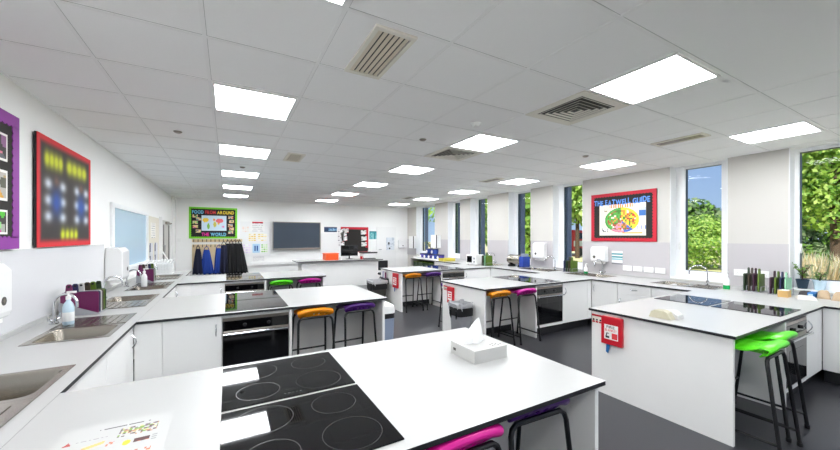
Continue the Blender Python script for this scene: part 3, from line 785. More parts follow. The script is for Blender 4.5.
# food guide board on the window wall
yb0, yb1, zb0, zb1 = 4.01, 2.885, 1.360, 2.222
t, P, n = frame_board('display_board', 'crimson-bordered food guide board with a round plate chart on the window wall', (XR - .0005, yb0, zb0), UR, yb0 - yb1, zb1 - zb0, .05, 'crimson', 'sugar_paper')
words('lettering', 'THE EATWELL GUIDE', P(.062, .655, .0185), UR, UZ, .128, ['ink_blue'], t, width=.975, bold=.004, jitter=.012)
def plate(s, q):
    x, y_ = (s - .5) * 1.36, q - .5
    if q > .88 and .24 < s < .74: return (238, 150, 90) if (int(s * 60) % 3) else (246, 244, 240)
    if .06 < q < .10 and .52 < s < .93: return (240, 170, 60)
    if s > .86 and .60 < q < .86: return (60, 110, 180) if q < .78 else ((120, 140, 190) if (int(q * 60) % 2) else (246, 244, 240))
    if s > .83 and .20 < q < .30: return (110, 130, 190) if int(s * 50) % 2 else (244, 242, 238)
    if .06 < s < .20 and .12 < q < .24: return (60, 60, 60) if hsh(int(s * 60), int(q * 50)) > .6 else (246, 244, 240)
    if .10 < s < .18 and .78 < q < .86: return (170, 150, 120) if hsh(int(s * 60), int(q * 50)) > .4 else (246, 244, 240)
    rx, ry = .50, .395; d = (x / rx) ** 2 + ((y_ + .01) / ry) ** 2
    if d > 1.0: return (240, 228, 208)
    a = math.degrees(math.atan2(y_ + .01, x)) % 360
    if d > .88: base = ((40, 140, 60) if 92 < a < 225 else (226, 190, 40) if a <= 92 or a > 318 else (206, 110, 140) if a < 282 else (50, 90, 190))
    else:
        base = ((90, 170, 70) if 92 < a < 225 else (240, 206, 60) if a <= 92 or a > 318 else (226, 150, 170) if a < 282 else (70, 110, 205))
        k = hsh(int(s * 26), int(q * 20))
        if d < .72 and k > .45: base = ((190, 60, 50), (240, 232, 210), (150, 100, 60), (70, 130, 50), (220, 140, 60))[int(k * 100) % 5]
    return base
sheet('plate_chart', P(.165, .105, .0185), UR, UZ, .80, .55, 88, 62, plate, t)

# world food board on the far wall
xb0, zb0, wb, hb = -.955, 1.39, 1.2, .90
t, P, n = frame_board('display_board', 'green-bordered board with a world map on the far wall above the aprons', (xb0, YF - .0005, zb0), UF, wb, hb, .042, 'bright_green', 'sugar_black')
words('lettering', 'FOOD FROM AROUND', P(.075, .715, .0185), UF, UZ, .13, ['ink_cyan'] * 4 + ['ink_red'] * 4 + ['ink_yellow'] * 6, t, width=1.05, bold=.004)
words('lettering', 'THE WORLD', P(.30, .075, .0185), UF, UZ, .13, ['ink_pink'] * 3 + ['ink_cyan'] * 5, t, width=.62, bold=.004)
def world(s, q):
    def bl(cx, cy, sx, sy, th=.45): return gauss(s, q, cx, cy, sx, sy) + .10 * (hsh(int(s * 30), int(q * 20)) - .5) > th
    if bl(.16, .70, .13, .17): return (236, 196, 60)
    if bl(.27, .30, .055, .22): return (130, 190, 80)
    if bl(.50, .72, .05, .10): return (240, 150, 70)
    if bl(.53, .42, .075, .2): return (206, 196, 90)
    if bl(.72, .66, .17, .17): return (236, 110, 120)
    if bl(.68, .50, .05, .12): return (240, 190, 90)
    if bl(.86, .28, .06, .08): return (230, 140, 190)
    return (206, 226, 240)
sheet('world_map', P(.30, .225, .0185), UF, UZ, .62, .44, 46, 30, world, t)
for k, (a, z) in enumerate(((.085, .60), (.17, .52), (.085, .42), (.09, .30), (.16, .17), (.97, .58), (.99, .46), (.96, .34), (.99, .24), (.97, .14))):
    sheet('food_picture', P(a, z, .0185), UF, UZ, .125, .085, 8, 6, photo(k + 20, (226, 196, 150)), t)

def poster(name, lab, o, u, w_, h_, fn, nx=16, ny=20, group='notices on the walls', cat='poster', d=.003):
    return tag(sheet(name, o, u, UZ, w_, h_, nx, ny, fn, None, d), lab, cat, group)
def lines(head, paper=(244, 243, 240), ink=(176, 176, 178), every=3):
    def fn(s, q):
        if q > .86: return head if .1 < s < .9 else paper
        j = int(q * 20)
        return ink if (j % every == 0 and .1 < s < .86 and hsh(int(s * 16), j) > .25) else paper
    return fn
def blocks(cols_, paper=(244, 243, 240)):
    def fn(s, q):
        i, j = int(s * 3), int(q * 4); a, b = s * 3 - i, q * 4 - j
        return cols_[int(hsh(i, j, len(cols_)) * len(cols_)) % len(cols_)] if .15 < a < .85 and .2 < b < .8 else paper
    return fn
# notice panel beside the screen
XN = YF - .001
tag(bx('notice_board', 'white_gloss', .33, 1.165, YF - .016, YF - .0005, .84, 1.90, bevel=.003), 'white notice panel between the aprons and the screen', 'notice board')
XN = YF - .0165
poster('poster', 'white notice with a red heading bar left of the screen', (.60, XN, 1.61), UF, .40, .29, lines((196, 30, 50), every=4))
poster('poster', 'small notice with a pale orange picture, top left of the notice panel', (.37, XN, 1.58), UF, .2, .17, blocks([(240, 206, 190), (236, 228, 220)]))
poster('poster', 'yellow-tinted notice, left of a pair on the notice panel', (.54, XN, 1.30), UF, .22, .24, blocks([(244, 226, 150), (236, 200, 90), (246, 240, 220)]))
poster('poster', 'yellow-tinted notice, right of a pair on the notice panel', (.79, XN, 1.30), UF, .28, .24, blocks([(246, 232, 170), (240, 214, 130), (246, 240, 220), (250, 244, 226)]))
poster('poster', 'lilac-tinted notice, bottom left of the notice panel', (.38, XN, .93), UF, .24, .29, blocks([(226, 210, 236), (240, 226, 244), (246, 246, 246)]))
def twofig(s, q): return (32, 76, 150) if (abs(s - .35) < .1 or abs(s - .66) < .1) and .2 < q < .8 else (176, 212, 238)
poster('poster', 'light blue notice with two dark blue figures on the notice panel', (.66, XN, .95), UF, .2, .27, twofig)
poster('poster', 'pale green notice, bottom right of the notice panel', (.89, XN, .95), UF, .2, .27, blocks([(150, 206, 110), (206, 236, 180), (226, 240, 206)]))
poster('poster', 'grey lined sheet hung just below the notice panel', (.62, YF - .0005, .70), UF, .42, .13, lines((210, 210, 212), ink=(200, 200, 204)))
poster('poster', 'small dark blue picture sign right of the screen', (2.83, YF - .0005, 1.60), UF, .44, .17, lambda s, q: (34, 58, 92) if s < .35 or q < .25 or q > .8 else ((150, 190, 214) if hsh(int(s * 12), int(q * 8)) > .4 else (70, 120, 160)), 12, 8)
# black board behind the teacher's bench
t, P, n = frame_board('notice_board', 'black notice board with a red border strip behind the monitor', (3.40, YF - .0005, .90), UF, 1.0, .88, .012, 'red_paper', 'sugar_paper', scallop=False)
MB().box(3.40, 4.40, YF - .024, YF - .0225, 1.70, 1.78).box(4.30, 4.40, YF - .024, YF - .0225, 1.05, 1.70).build('border_strip', 'red_paper', t)
for k, (a, z) in enumerate(((.0, .66), (.17, .68), (.0, .50), (.10, .56), (.0, .36), (.12, .40), (.02, .20), (.72, .62), (.74, .40), (.74, .20))):
    sheet('pinned_sheet', P(a - .10 if a < .2 else a, z, .024), UF, UZ, .2, .15, 8, 7, blocks([(90, 80, 80), (220, 216, 214), (196, 60, 70), (236, 234, 232)], (240, 239, 238)), t)
poster('poster', 'teal poster with pale windows right of the black notice board', (4.45, YF - .0005, 1.32), UF, .40, .32, lambda s, q: (60, 140, 150) if abs(s - .5) < .04 or q > .85 or s < .07 or s > .93 or q < .08 else (140, 200, 206) if hsh(int(s * 7), int(q * 6)) > .4 else (96, 176, 184), 14, 12)
poster('poster', 'pale landscape notice above the far white door', (5.02, YF - .0005, 1.48), UF, .48, .29, lines((150, 160, 172), ink=(186, 194, 204)), 16, 12)
poster('poster', 'tall pale grey notice on the far white door', (5.10, YF - .0405, .95), UF, .32, .46, lambda s, q: (60, 64, 70) if (abs(s - .3) < .08 and .45 < q < .62) or (abs(s - .4) < .07 and .05 < q < .16) else (222, 228, 234) if hsh(int(s * 8), int(q * 12)) > .3 else (196, 204, 212), 10, 16)
# notices on the cream strip of the left wall
tag(bx('notice_board', 'cream_paper', XL + .0005, XL + .01, 8.05, 9.22, .86, 1.84), 'cream notice panel on the left wall before the door', 'notice board')
for k in range(2):
    poster('poster', ['tall grey leaflet strip on the cream panel, nearer the camera', 'tall grey leaflet strip on the cream panel, nearer the door'][k], (XL + .0105, 8.16 + k * .52, .9), UL, .34, .42, lambda s, q: (96, 100, 116) if (s < .4) and hsh(int(s * 8), int(q * 9)) > .2 else (214, 216, 220), 10, 12)
poster('poster', 'white square notice high on the cream panel of the left wall', (XL + .0105, 8.30, 1.42), UL, .5, .3, lines((226, 224, 216), (240, 238, 230)))
# eatwell side notice and sockets on the window wall
t = poster('poster', 'white notice with teal stripes beside the towel dispenser on the window wall', (XR - .0105, 3.62, .955), UR, .19, .235, lambda s, q: (60, 150, 160) if .50 < q < .62 or .72 < q < .84 else (150, 200, 210) if .36 < q < .44 else (140, 140, 144) if q < .1 else (240, 242, 242), 10, 18)
def socket(o, u, lab, w_=.146):
    o, u = Vector(o), Vector(u); n = u.cross(Vector(UZ)); t = thing('wall_socket', lab, 'socket', o, 'white wall sockets')
    a, b = o + n * .012, o + u * w_ + Vector((0, 0, .086))
    lo = [min(o[i], a[i], b[i]) for i in range(3)]; hi = [max(o[i], a[i], b[i]) for i in range(3)]
    MB().box(lo[0], hi[0], lo[1], hi[1], lo[2], hi[2]).build('plate', 'white_plastic', t, bevel=.003)
    for s in (.25, .75):
        c_ = o + u * (w_ * s) + n * .0121 + Vector((0, 0, .03))
        mb = MB()
        for dx, dz in ((0, .012), (-.011, -.006), (.011, -.006)):
            p = c_ + u * dx + Vector((0, 0, dz)); q = p + n * .0006
            mb.box(min(p.x, q.x) - .002 * abs(u.x), max(p.x, q.x) + .002 * abs(u.x), min(p.y, q.y) - .002 * abs(u.y), max(p.y, q.y) + .002 * abs(u.y), p.z - .003, p.z + .003)
        mb.build('pin_holes', 'grille_dark', t)
for k in range(4): socket((XR - .0105, 3.42 - k * .17, .86), UR, 'white double socket below the food guide board, %s from the left' % ['first', 'second', 'third', 'fourth'][k])
for k in range(2): socket((XR - .0105, 1.93 - k * .2, .92), UR, 'white double socket between the two nearest windows, %s' % ['left one', 'right one above the chopping boards'][k])
t = thing('wall_switch', 'white switch plate on the corner of the far left wall', 'switch', (XL + .07, YF - .02, 1.32))
bx('plate', 'white_plastic', XL + .08, XL + .17, YF - .012, YF - .0005, 1.30, 1.40, t, .003); bx('rocker', 'white_gloss', XL + .115, XL + .135, YF - .016, YF - .012, 1.335, 1.365, t, .002)

# ------------------------------------------------------------------ dispensers
def dispenser(x0, x1, y0, y1, z0, z1, face, lab):
    t = thing('towel_dispenser', lab, 'dispenser', ((x0 + x1) / 2, (y0 + y1) / 2, z0), 'white wall towel dispensers')
    s = 1 if face == '+x' else -1; xw, xf = (x0, x1) if s > 0 else (x1, x0); h = z1 - z0; d = abs(x1 - x0)
    if face == '-y':
        MB().prism([(y1, z0), (y0, z0 + .03), (y0, z1 - .04), (y0 + d * 0 + .03, z1), (y1, z1)], 0, x0, x1).build('cover', 'white_gloss', t, bevel=.012, seg=3)
        MB().lathe([(.022, y0 - .003), (.022, y0 + .001)], (x0 + (x1 - x0) * .6, 0, z0 + h * .32), 16, 'y').build('lock', 'grille_dark', t)
        return t
    MB().prism([(xw, z0), (xf - s * .015, z0), (xf, z0 + .04), (xf, z1 - .05), (xf - s * .04, z1), (xw, z1)], 1, y0, y1).build('cover', 'white_gloss', t, bevel=.014, seg=3)
    yl = y0 + (y1 - y0) * (.68 if s > 0 else .72)
    MB().lathe([(.026, xf - .002), (.026, xf + .002)], (0, yl, z0 + h * .32), 18, 'x').build('lock', 'grille_dark', t)
    MB().lathe([(.015, xf + s * .0022 - .001), (.015, xf + s * .0022 + .001)], (0, yl, z0 + h * .32), 14, 'x').build('lock_core', 'steel', t)
    MB().box(min(xw + s * .03, xf - s * .03), max(xw + s * .03, xf - s * .03), y0 + .04, y1 - .04, z0 - .03, z0 + .01).build('paper_towel', 'paper', t)
dispenser(XL + .0125, -1.17, 2.79, 3.11, .95, 1.285, '+x', 'white towel dispenser at the near end of the left wall')
dispenser(XL + .0125, -1.13, 5.47, 5.80, .90, 1.31, '+x', 'white towel dispenser on the left wall before the blue window')
dispenser(5.87, XR - .0105, 3.68, 3.96, .985, 1.26, '-x', 'white towel dispenser below the food guide board')
dispenser(5.87, XR - .0105, 5.03, 5.34, .96, 1.31, '-x', 'white towel dispenser right of the blue appliance')
dispenser(5.58, 5.84, YF - .14, YF - .0125, 1.0, 1.32, '-y', 'white towel dispenser on the far wall beside the door')
for k, (y, z0, z1) in enumerate(((10.95, 1.02, 1.46), (9.40, 1.08, 1.50))):
    t = thing('wall_cupboard', ['small white wall cupboard left of the furthest window', 'small white wall cupboard right of the furthest window'][k], 'cupboard', (5.9, y, z0), 'small wall cupboards')
    bx('body', 'white_gloss', 5.82, XR - .0105, y - .16, y + .16, z0, z1, t, .004); bx('door', 'white_gloss', 5.803, 5.819, y - .16, y + .16, z0, z1, t, .002); bx('edge_strip', 'black', 5.805, 5.83, y - .175, y - .1605, z0, z1, t)

# ------------------------------------------------------------------ things on the worktops
def soap(x, y, lab, col, liquid, h=.22, trig=True):
    t = thing('soap_bottle', lab, 'bottle', (x, y, WT), 'washing-up liquid bottles'); z = WT + .0005
    MB().lathe([(.030, z), (.034, z + .01), (.034, z + h * .55), (.026, z + h * .66), (.013, z + h * .74), (.013, z + h * .78)], (x, y, 0), 18).build('body', col, t, True)
    b = MB().lathe([(.016, z + h * .78), (.016, z + h * .88), (.006, z + h * .9), (.006, z + h)], (x, y, 0), 12).box(x - .009, x + .045, y - .008, y + .008, z + h * .97, z + h * 1.03)
    b.build('pump', 'white_plastic', t)
    if liquid: MB().lathe([(.0345, z + .002), (.0347, z + h * .25)], (x, y, 0), 18).build('coloured_base', liquid, t, True)
    else: MB().lathe([(.0344, z + .03), (.0344, z + h * .4)], (x, y, 0), 18).build('label_band', 'white_gloss', t, True)
soap(-1.07, 3.62, 'pale blue soap bottle beside the second left sink', 'soap_blue', None, .25)
soap(-.99, 5.88, 'white and black soap bottle beside the fourth left sink', 'white_gloss', None, .24)
soap(5.60, 1.88, 'soap bottle with a green base under the window', 'white_gloss', 'soap_green', .22)
soap(5.70, 3.93, 'soap bottle with a green base beside the dispenser under the food guide board', 'white_gloss', 'soap_green', .18)

def rack(x, y, cols_, where, flip=False, sy=.045, w_=.25, h_=.19, tri=True, n=None, s0=0):
    """wire rack of upright chopping boards, boards in xz planes stepping towards +y"""
    n = len(cols_); t = thing('chopping_board_rack', 'grey rack holding chopping boards ' + where, 'rack', (x, y + sy * (n - 1) / 2, WT), 'chopping board racks')
    z = WT + .001; y0, y1 = y - .025, y + sy * (n - 1) + .02
    MB().box(x - w_ / 2 - .008, x + w_ / 2 + .008, y0, y1, z, z + .008).build('base', 'rack_grey', t)
    for k in range(n + 1):
        yy = y - sy / 2 + k * sy if k else y0 + .003
        yy = min(yy, y1 - .003)
        if tri and k == 0: b = MB().prism([(x - w_ / 2, z + .008), (x + w_ / 2, z + .008), (x - w_ / 2, z + .12)], 1, yy - .002, yy + .002)
        else:
            q = w_ / 2; b = MB().tube([(x - q + .01, yy, z + .008), (x - q + .01, yy, z + .07), (x + q - .01, yy, z + .07), (x + q - .01, yy, z + .008)], .003, 6)
        b.build('divider', 'rack_grey', t)
    for k, c in enumerate(cols_):
        yy = y + k * sy; zz = z + .0085; tb = .006
        hx = (-.36 + .72 * k / max(1, n - 1)) * w_ * .78
        d = thing('chopping_board', '%s chopping board in the rack %s' % (c[1], where), 'chopping board', (x, yy, zz), 'chopping boards in racks')
        a, e = x - w_ / 2 + .002, x + w_ / 2 - .002
        pts = [(a, zz), (e, zz), (e, zz + h_ - .012), (e - .012, zz + h_), (x + hx + .022, zz + h_), (x + hx + .018, zz + h_ + .06), (x + hx + .010, zz + h_ + .07), (x + hx - .010, zz + h_ + .07), (x + hx - .018, zz + h_ + .06), (x + hx - .022, zz + h_), (a + .012, zz + h_), (a, zz + h_ - .012)]
        MB().prism(pts, 1, yy - tb, yy + tb).build('board', c[0], d)
        MB().prism([(x + hx + .010 * math.cos(q * PI / 5), zz + h_ + .05 + .010 * math.sin(q * PI / 5)) for q in range(10)], 1, yy - tb - .0006, yy + tb + .0006).build('hang_hole', 'black', d)
MAR = ('board_maroon', 'dark maroon')
PUR, BRN, GRN, DGR, WHT, BLU, MNT = ('board_purple', 'purple'), ('board_brown', 'brown'), ('board_green', 'light green'), ('board_dkgreen', 'dark green'), ('board_white', 'white'), ('board_blue', 'navy blue'), ('board_mint', 'mint green')
rack(-1.115, 4.02, [PUR, BLU, WHT, BRN, GRN, DGR], 'beside the soap on the left worktop', sy=.04)
rack(-1.06, 6.36, [PUR, BRN, WHT, BLU, GRN], 'further along the left worktop', sy=.04, w_=.2)
rack(5.70, 1.58, [GRN, MAR, BRN, DGR], 'between the two nearest windows, left of a pair', sy=.044, w_=.2, h_=.21, tri=False)
rack(5.66, 1.34, [MNT, BLU, GRN, MAR], 'beside the wooden box, right of a pair', sy=.042, w_=.2, h_=.19, tri=False)
rack(5.74, 4.20, [GRN, BRN, DGR, BLU], 'below the window left of the food guide board', sy=.052, w_=.2, h_=.21, tri=False)
rack(5.25, 6.06, [GRN, MNT, DGR, BRN], 'next to the white microwave', sy=.045, w_=.2, h_=.23, tri=False)

# white dish rack on the left worktop
t = thing('dish_rack', 'white slotted dish rack at the far end of the left worktop', 'rack', (-1.08, 7.75, WT))
z = WT + .001; x0, x1, y0, y1 = -1.26, -.88, 7.58, 7.92
MB().box(x0, x1, y0, y1, z, z + .012).build('tray', 'white_plastic', t)
b = MB()
for k in range(9):
    xx = x0 + .01 + k * (x1 - x0 - .02) / 8
    b.tube([(xx, y0 + .01, z + .012), (xx, y0 + .01, z + .19), (xx, y1 - .01, z + .24), (xx, y1 - .01, z + .012)], .007, 6)
for yy, zz in ((y0 + .01, z + .19), (y0 + .01, z + .10), (y1 - .01, z + .24), (y1 - .01, z + .12)): b.tube([(x0 + .01, yy, zz), (x1 - .01, yy, zz)], .008, 6)
b.build('wire_frame', 'white_gloss', t, True)
MB().box(x0 + .02, x1 - .02, y0 + .03, y0 + .06, z + .02, z + .17).box(x0 + .02, x1 - .02, y0 + .1, y0 + .13, z + .02, z + .20).box(x0 + .02, x1 - .02, y0 + .2, y0 + .23, z + .02, z + .22).build('back_plates', 'white_plastic', t, bevel=.006)
tag(MB().tube([(-.66, 9.0, .012), (-1.255, 9.25, 1.15)], .012, 8).build('mop_pole', 'white_plastic', None, True), 'thin white pole leaning against the left wall before the door', 'pole')

# aprons on the far wall
t = thing('coat_rail', 'pale pine rail with two rows of dark hooks on the far wall', 'rail', (-.28, YF, .55))
MB().box(-.88, .38, YF - .03, YF - .0005, 1.29, 1.37).box(-.88, .38, YF - .03, YF - .0005, 1.14, 1.22).box(-.88, .38, YF - .02, YF - .0005, .52, 1.14).build('rail_boards', 'pine', t)
for row, zz in ((0, 1.33), (1, 1.18)):
    for k in range(12):
        xx = -.84 + k * 1.14 / 11
        MB().tube([(xx, YF - .031, zz + .035), (xx, YF - .045, zz + .03), (xx, YF - .045, zz - .02), (xx, YF - .075, zz - .03), (xx, YF - .08, zz - .005)], .007, 6).build('hook', 'black', t, True)
def apron(x, ztop, zbot, wt, wb_, col, lab, out, skew=0.0, seed=0):
    t = thing('apron', lab, 'apron', (x, YF - out, zbot), 'aprons hanging on the far wall')
    nx, ny = 22, 14; b = MB(); vs = []
    for j in range(ny + 1):
        q = j / ny; w_ = wt + (wb_ - wt) * (q ** .8)
        for i in range(nx + 1):
            s = i / nx * 2 - 1
            fold = .022 * math.sin(s * 7 + seed) * q + .014 * math.sin(s * 13 + seed * 2.3) * q
            vs.append((x + s * w_ / 2 + skew * q, YF - out + .03 * s * s + fold, ztop - .10 + (zbot - ztop + .10) * q + .012 * math.sin(s * 9 + seed) * (q > .99)))
    b.add(vs, [(j * (nx + 1) + i, j * (nx + 1) + i + 1, (j + 1) * (nx + 1) + i + 1, (j + 1) * (nx + 1) + i) for j in range(ny) for i in range(nx)])
    b.build('cloth', col, t, True, solid=.006)
    MB().tube([(x - wt / 2 + .006, YF - out, ztop - .10), (x - wt / 4, YF - .075, ztop - .03), (x, YF - .068, ztop), (x + wt / 4, YF - .075, ztop - .03), (x + wt / 2 - .006, YF - out, ztop - .10)], .008, 6).build('neck_strap', col, t, True)
AP = [(-.735, 1.20, .38, .10, .27, 'apron_navy', 'dark navy apron, leftmost on the far wall rail', .10, .0),
      (-.53, 1.17, .37, .13, .34, 'apron_blue', 'blue apron hanging alone, second from the left on the rail', .11, .02),
      (-.22, 1.21, .37, .15, .25, 'apron_blue', 'blue apron hanging beside the black ones', .10, -.01), (-.10, 1.30, .37, .13, .22, 'apron_navy', 'navy apron between the blue and the black ones', .13, .0),
      (.0, 1.34, .36, .11, .22, 'apron_black', 'black apron, first of the black ones from the left', .10, 0), (.09, 1.34, .36, .11, .24, 'apron_black', 'black apron, second of the black ones from the left', .13, 0),
      (.17, 1.34, .36, .11, .26, 'apron_black', 'black apron, middle one of the black ones', .10, .01), (.25, 1.34, .36, .11, .28, 'apron_black', 'black apron, second of the black ones from the right', .14, .04), (.31, 1.34, .36, .11, .28, 'apron_black', 'black apron flaring out, rightmost on the far wall rail', .11, .09)]
for k, (x, a, b_, c_, d, m, lab, out, sk) in enumerate(AP): apron(x, a, b_, c_, d, m, lab, out, sk, k * 1.7)

# wall screen
t = thing('wall_screen', 'large dark wall screen with a silver frame on the far wall', 'screen', (1.95, YF - .06, 1.035))
bx('housing', 'black', 1.225, 2.685, YF - .09, YF - .0005, 1.045, 1.905, t, .006)
MB().box(1.215, 2.695, YF - .10, YF - .0905, 1.03, 1.075).box(1.215, 2.695, YF - .10, YF - .0905, 1.895, 1.915).box(1.215, 1.24, YF - .10, YF - .0905, 1.075, 1.895).box(2.67, 2.695, YF - .10, YF - .0905, 1.075, 1.895).build('frame', 'oven_steel', t, bevel=.002)
bx('display', 'screen', 1.2405, 2.6695, YF - .096, YF - .0905, 1.0755, 1.8945, t)
tag(bx('whiteboard', 'white_gloss', 2.72, 3.36, YF - .02, YF - .0005, .62, 1.56, bevel=.003), 'blank white board behind the orange box on the far wall', 'whiteboard')

# teacher's bench with its things
t = thing('demonstration_bench', 'white front-panelled bench below the wall screen at the far end', 'bench', (2.85, 9.95, 0))
MB().box(1.61, 4.11, 9.56, 10.30, WT - .02, WT, 1, 0).build('worktop', ['laminate', 'core'], t)
bx('front_panel', 'panel', 1.76, 4.06, 9.66, 9.69, 0, WT - .021, t)
bx('end_panel', 'panel', 1.76, 1.79, 9.691, 10.28, 0, WT - .021, t); bx('end_panel', 'panel', 4.03, 4.06, 9.691, 10.28, 0, WT - .021, t)
bx('shelf', 'panel', 1.791, 4.029, 9.70, 10.26, .36, .38, t)
t = thing('storage_crate', 'bright orange ribbed crate on the far bench', 'crate', (2.61, 9.95, WT))
MB().box(2.42, 2.80, 9.75, 10.1, WT + .001, WT + .18).build('body', 'orange', t, bevel=.012)
b = MB()
for k in range(7): b.box(2.445 + k * .053, 2.46 + k * .053, 9.742, 9.7495, WT + .02, WT + .16)
b.build('ribs', 'orange', t)
bx('lid', 'orange', 2.41, 2.81, 9.74, 10.11, WT + .1815, WT + .20, t, .004)
t = thing('monitor', 'black monitor on the far bench in front of the black notice board', 'monitor', (3.2, 10.0, WT))
MB().lathe([(.10, WT + .001), (.10, WT + .012), (.02, WT + .02), (.02, WT + .13)], (3.2, 10.02, 0), 18).build('stand', 'black', t, True)
bx('casing', 'black', 2.94, 3.46, 9.985, 10.02, WT + .10, WT + .42, t, .006); bx('display', 'black_glass', 2.955, 3.445, 9.982, 9.9845, WT + .115, WT + .405, t)
t = thing('keyboard', 'black keyboard on the far bench beside the monitor', 'keyboard', (3.75, 9.8, WT))
bx('body', 'black', 3.55, 3.95, 9.74, 9.88, WT + .001, WT + .02, t, .004); 
b = MB()
for i in range(12):
    for j in range(4): b.box(3.565 + i * .031, 3.59 + i * .031, 9.752 + j * .031, 9.777 + j * .031, WT + .0201, WT + .026)
b.build('keys', 'grille_dark', t)
t = thing('printer', 'black printer with white paper on top at the right of the far bench', 'printer', (3.85, 10.1, WT))
bx('body', 'white_plastic', 3.62, 4.06, 9.95, 10.28, WT + .001, WT + .16, t, .01); bx('scanner_lid', 'black', 3.60, 4.08, 9.93, 10.29, WT + .161, WT + .20, t, .008)
bx('paper_stack', 'paper', 3.86, 4.07, 9.95, 10.2, WT + .2005, WT + .245, t)
for k, (x, c, lab) in enumerate(((2.86, 'white_plastic', 'white pot'), (3.50, 'red', 'red mug'))):
    tt = thing('mug', '%s on the far bench beside the monitor' % lab, 'mug', (x, 9.78, WT), 'mugs on the far bench')
    MB().lathe([(.035, WT + .001), (.038, WT + .01), (.038, WT + .09), (.033, WT + .09), (.031, WT + .02)], (x, 9.78, 0), 16).build('body', c, tt, True)
    MB().tube([(x + .036, 9.78, WT + .075), (x + .062, 9.78, WT + .065), (x + .062, 9.78, WT + .035), (x + .036, 9.78, WT + .025)], .005, 6).build('handle', c, tt, True)
# chair behind the furthest right bench
t = thing('office_chair', 'black chair back rising behind the furthest window-side bench', 'chair', (3.66, 8.3, 0))
MB().box(3.48, 3.84, 8.06, 8.48, .43, .49).build('seat', 'black_soft', t, bevel=.025, seg=3)
MB().box(3.52, 3.80, 8.50, 8.54, .54, .80).build('backrest', 'black_soft', t, bevel=.018, seg=3)
MB().tube([(3.66, 8.40, .43), (3.66, 8.56, .47), (3.66, 8.55, .70)], .016, 8).build('back_support', 'black', t, True)
MB().lathe([(.03, .10), (.028, .43)], (3.66, 8.27, 0), 14).build('gas_column', 'oven_steel', t, True)
for k in range(5):
    a = 2 * PI * k / 5 + .3; e = (3.66 + .27 * math.cos(a), 8.27 + .27 * math.sin(a))
    lg = MB().tube([(3.66, 8.27, .11), (e[0], e[1], .065)], .018, 8).build('leg', 'black', t, True)
    MB().lathe([(.028, -.011), (.028, .011)], (e[0], e[1], .03), 14, 'x').build('castor', 'black', lg, True)

# fire blankets and safety strips on the bench ends
def blanket(xf, yc, w_, z0, z1, where, big=True, tagc=True):
    t = thing('fire_blanket', 'red fire blanket case on the end of the %s window-side bench' % where, 'fire blanket', (xf, yc, z0), 'fire blankets on the bench ends')
    a, e = yc - w_ / 2, yc + w_ / 2
    bx('case', 'red', xf - .034, xf - .0005, a, e, z0, z1, t, .006)
    lw, lh = w_ * .66, (z1 - z0) * .52; o = (xf - .0345, yc + lw / 2, z0 + (z1 - z0) * .20); P_ = lambda s, q: (xf - .0358, yc + lw / 2 - s * lw, o[2] + q * lh)
    bx('label_plate', 'paper', xf - .0356, xf - .0342, yc - lw / 2, yc + lw / 2, o[2], o[2] + lh, t)
    if big:
        words('lettering', 'FIRE', P_(.18, .76), UR, UZ, lh * .26, ['ink_black'], t, width=lw * .62, depth=.0006)
        words('lettering', 'BLANKET', P_(.06, .55), UR, UZ, lh * .24, ['ink_red'], t, width=lw * .88, depth=.0006)
        p = P_(.06, .08); q = P_(.45, .48)
        bx('pictogram', 'ink_black', xf - .0364, xf - .0357, yc + lw / 2 - .38 * lw, yc + lw / 2 - .10 * lw, o[2] + .08 * lh, o[2] + .22 * lh, t)
        MB().tube([(xf - .0362, yc + lw / 2 - .15 * lw, o[2] + .22 * lh), (xf - .0362, yc + lw / 2 - .20 * lw, o[2] + .42 * lh), (xf - .0362, yc + lw / 2 - .33 * lw, o[2] + .40 * lh)], .004, 6).build('pictogram', 'ink_black', t)
        bx('instruction_block', 'ink_red', xf - .0364, xf - .0357, yc - lw / 2 + .05 * lw, yc - lw / 2 + .44 * lw, o[2] + .06 * lh, o[2] + .46 * lh, t)
    else:
        b = MB()
        for k in range(3): b.box(xf - .0364, xf - .0357, yc - lw * .4, yc + lw * (.4 - .2 * (k % 2)), o[2] + lh * (.2 + .27 * k), o[2] + lh * (.33 + .27 * k))
        b.build('lettering_band', 'ink_red', t)
    if tagc:
        MB().prism([(yc + w_ * .30, z0), (yc + w_ * .12, z0), (yc + w_ * .16, z0 - .05), (yc + w_ * .22, z0 - .085), (yc + w_ * .32, z0 - .075)], 0, xf - .014, xf - .010).build('pull_tab', 'blue', t)
def strip(xf, y0, y1, z0, z1, where):
    t = thing('safety_sign', 'cream safety strip with red bars beside the %s fire blanket' % where, 'sign', (xf, (y0 + y1) / 2, z0), 'safety strips on the bench ends')
    bx('plate', 'off_white', xf - .004, xf - .0005, y0, y1, z0, z1, t)
    MB().box(xf - .0048, xf - .0041, y0, y1, z1 - .018, z1).build('bar', 'red', t)
    n_ = 3; w_ = (y1 - y0) / n_
    for k in range(n_):
        yy = y0 + (k + .5) * w_
        MB().box(xf - .0048, xf - .0041, yy - w_ * .38, yy + w_ * .38, z0 + .004, z0 + .018).build('bar', 'red', t)
        MB().lathe([(.009, xf - .0048), (.009, xf - .0041)], (0, yy, z0 + .03), 12, 'x').build('pictogram', 'ink_black', t)
blanket(3.0195, 1.812, .19, .472, .722, 'nearest'); strip(3.0195, 1.915, 2.015, .635, .715, 'nearest')
blanket(2.8895, 4.165, .15, .46, .70, 'middle', False); strip(2.8895, 4.27, 4.37, .63, .70, 'middle')
blanket(2.8895, 6.07, .22, .44, .72, 'furthest', False)
t = thing('leaflet_holder', 'wall pocket of purple and black leaflets on the furthest bench end', 'leaflets', (2.84, 6.6, .45))
bx('pocket', 'black', 2.83, 2.889, 6.42, 6.78, .46, .58, t)
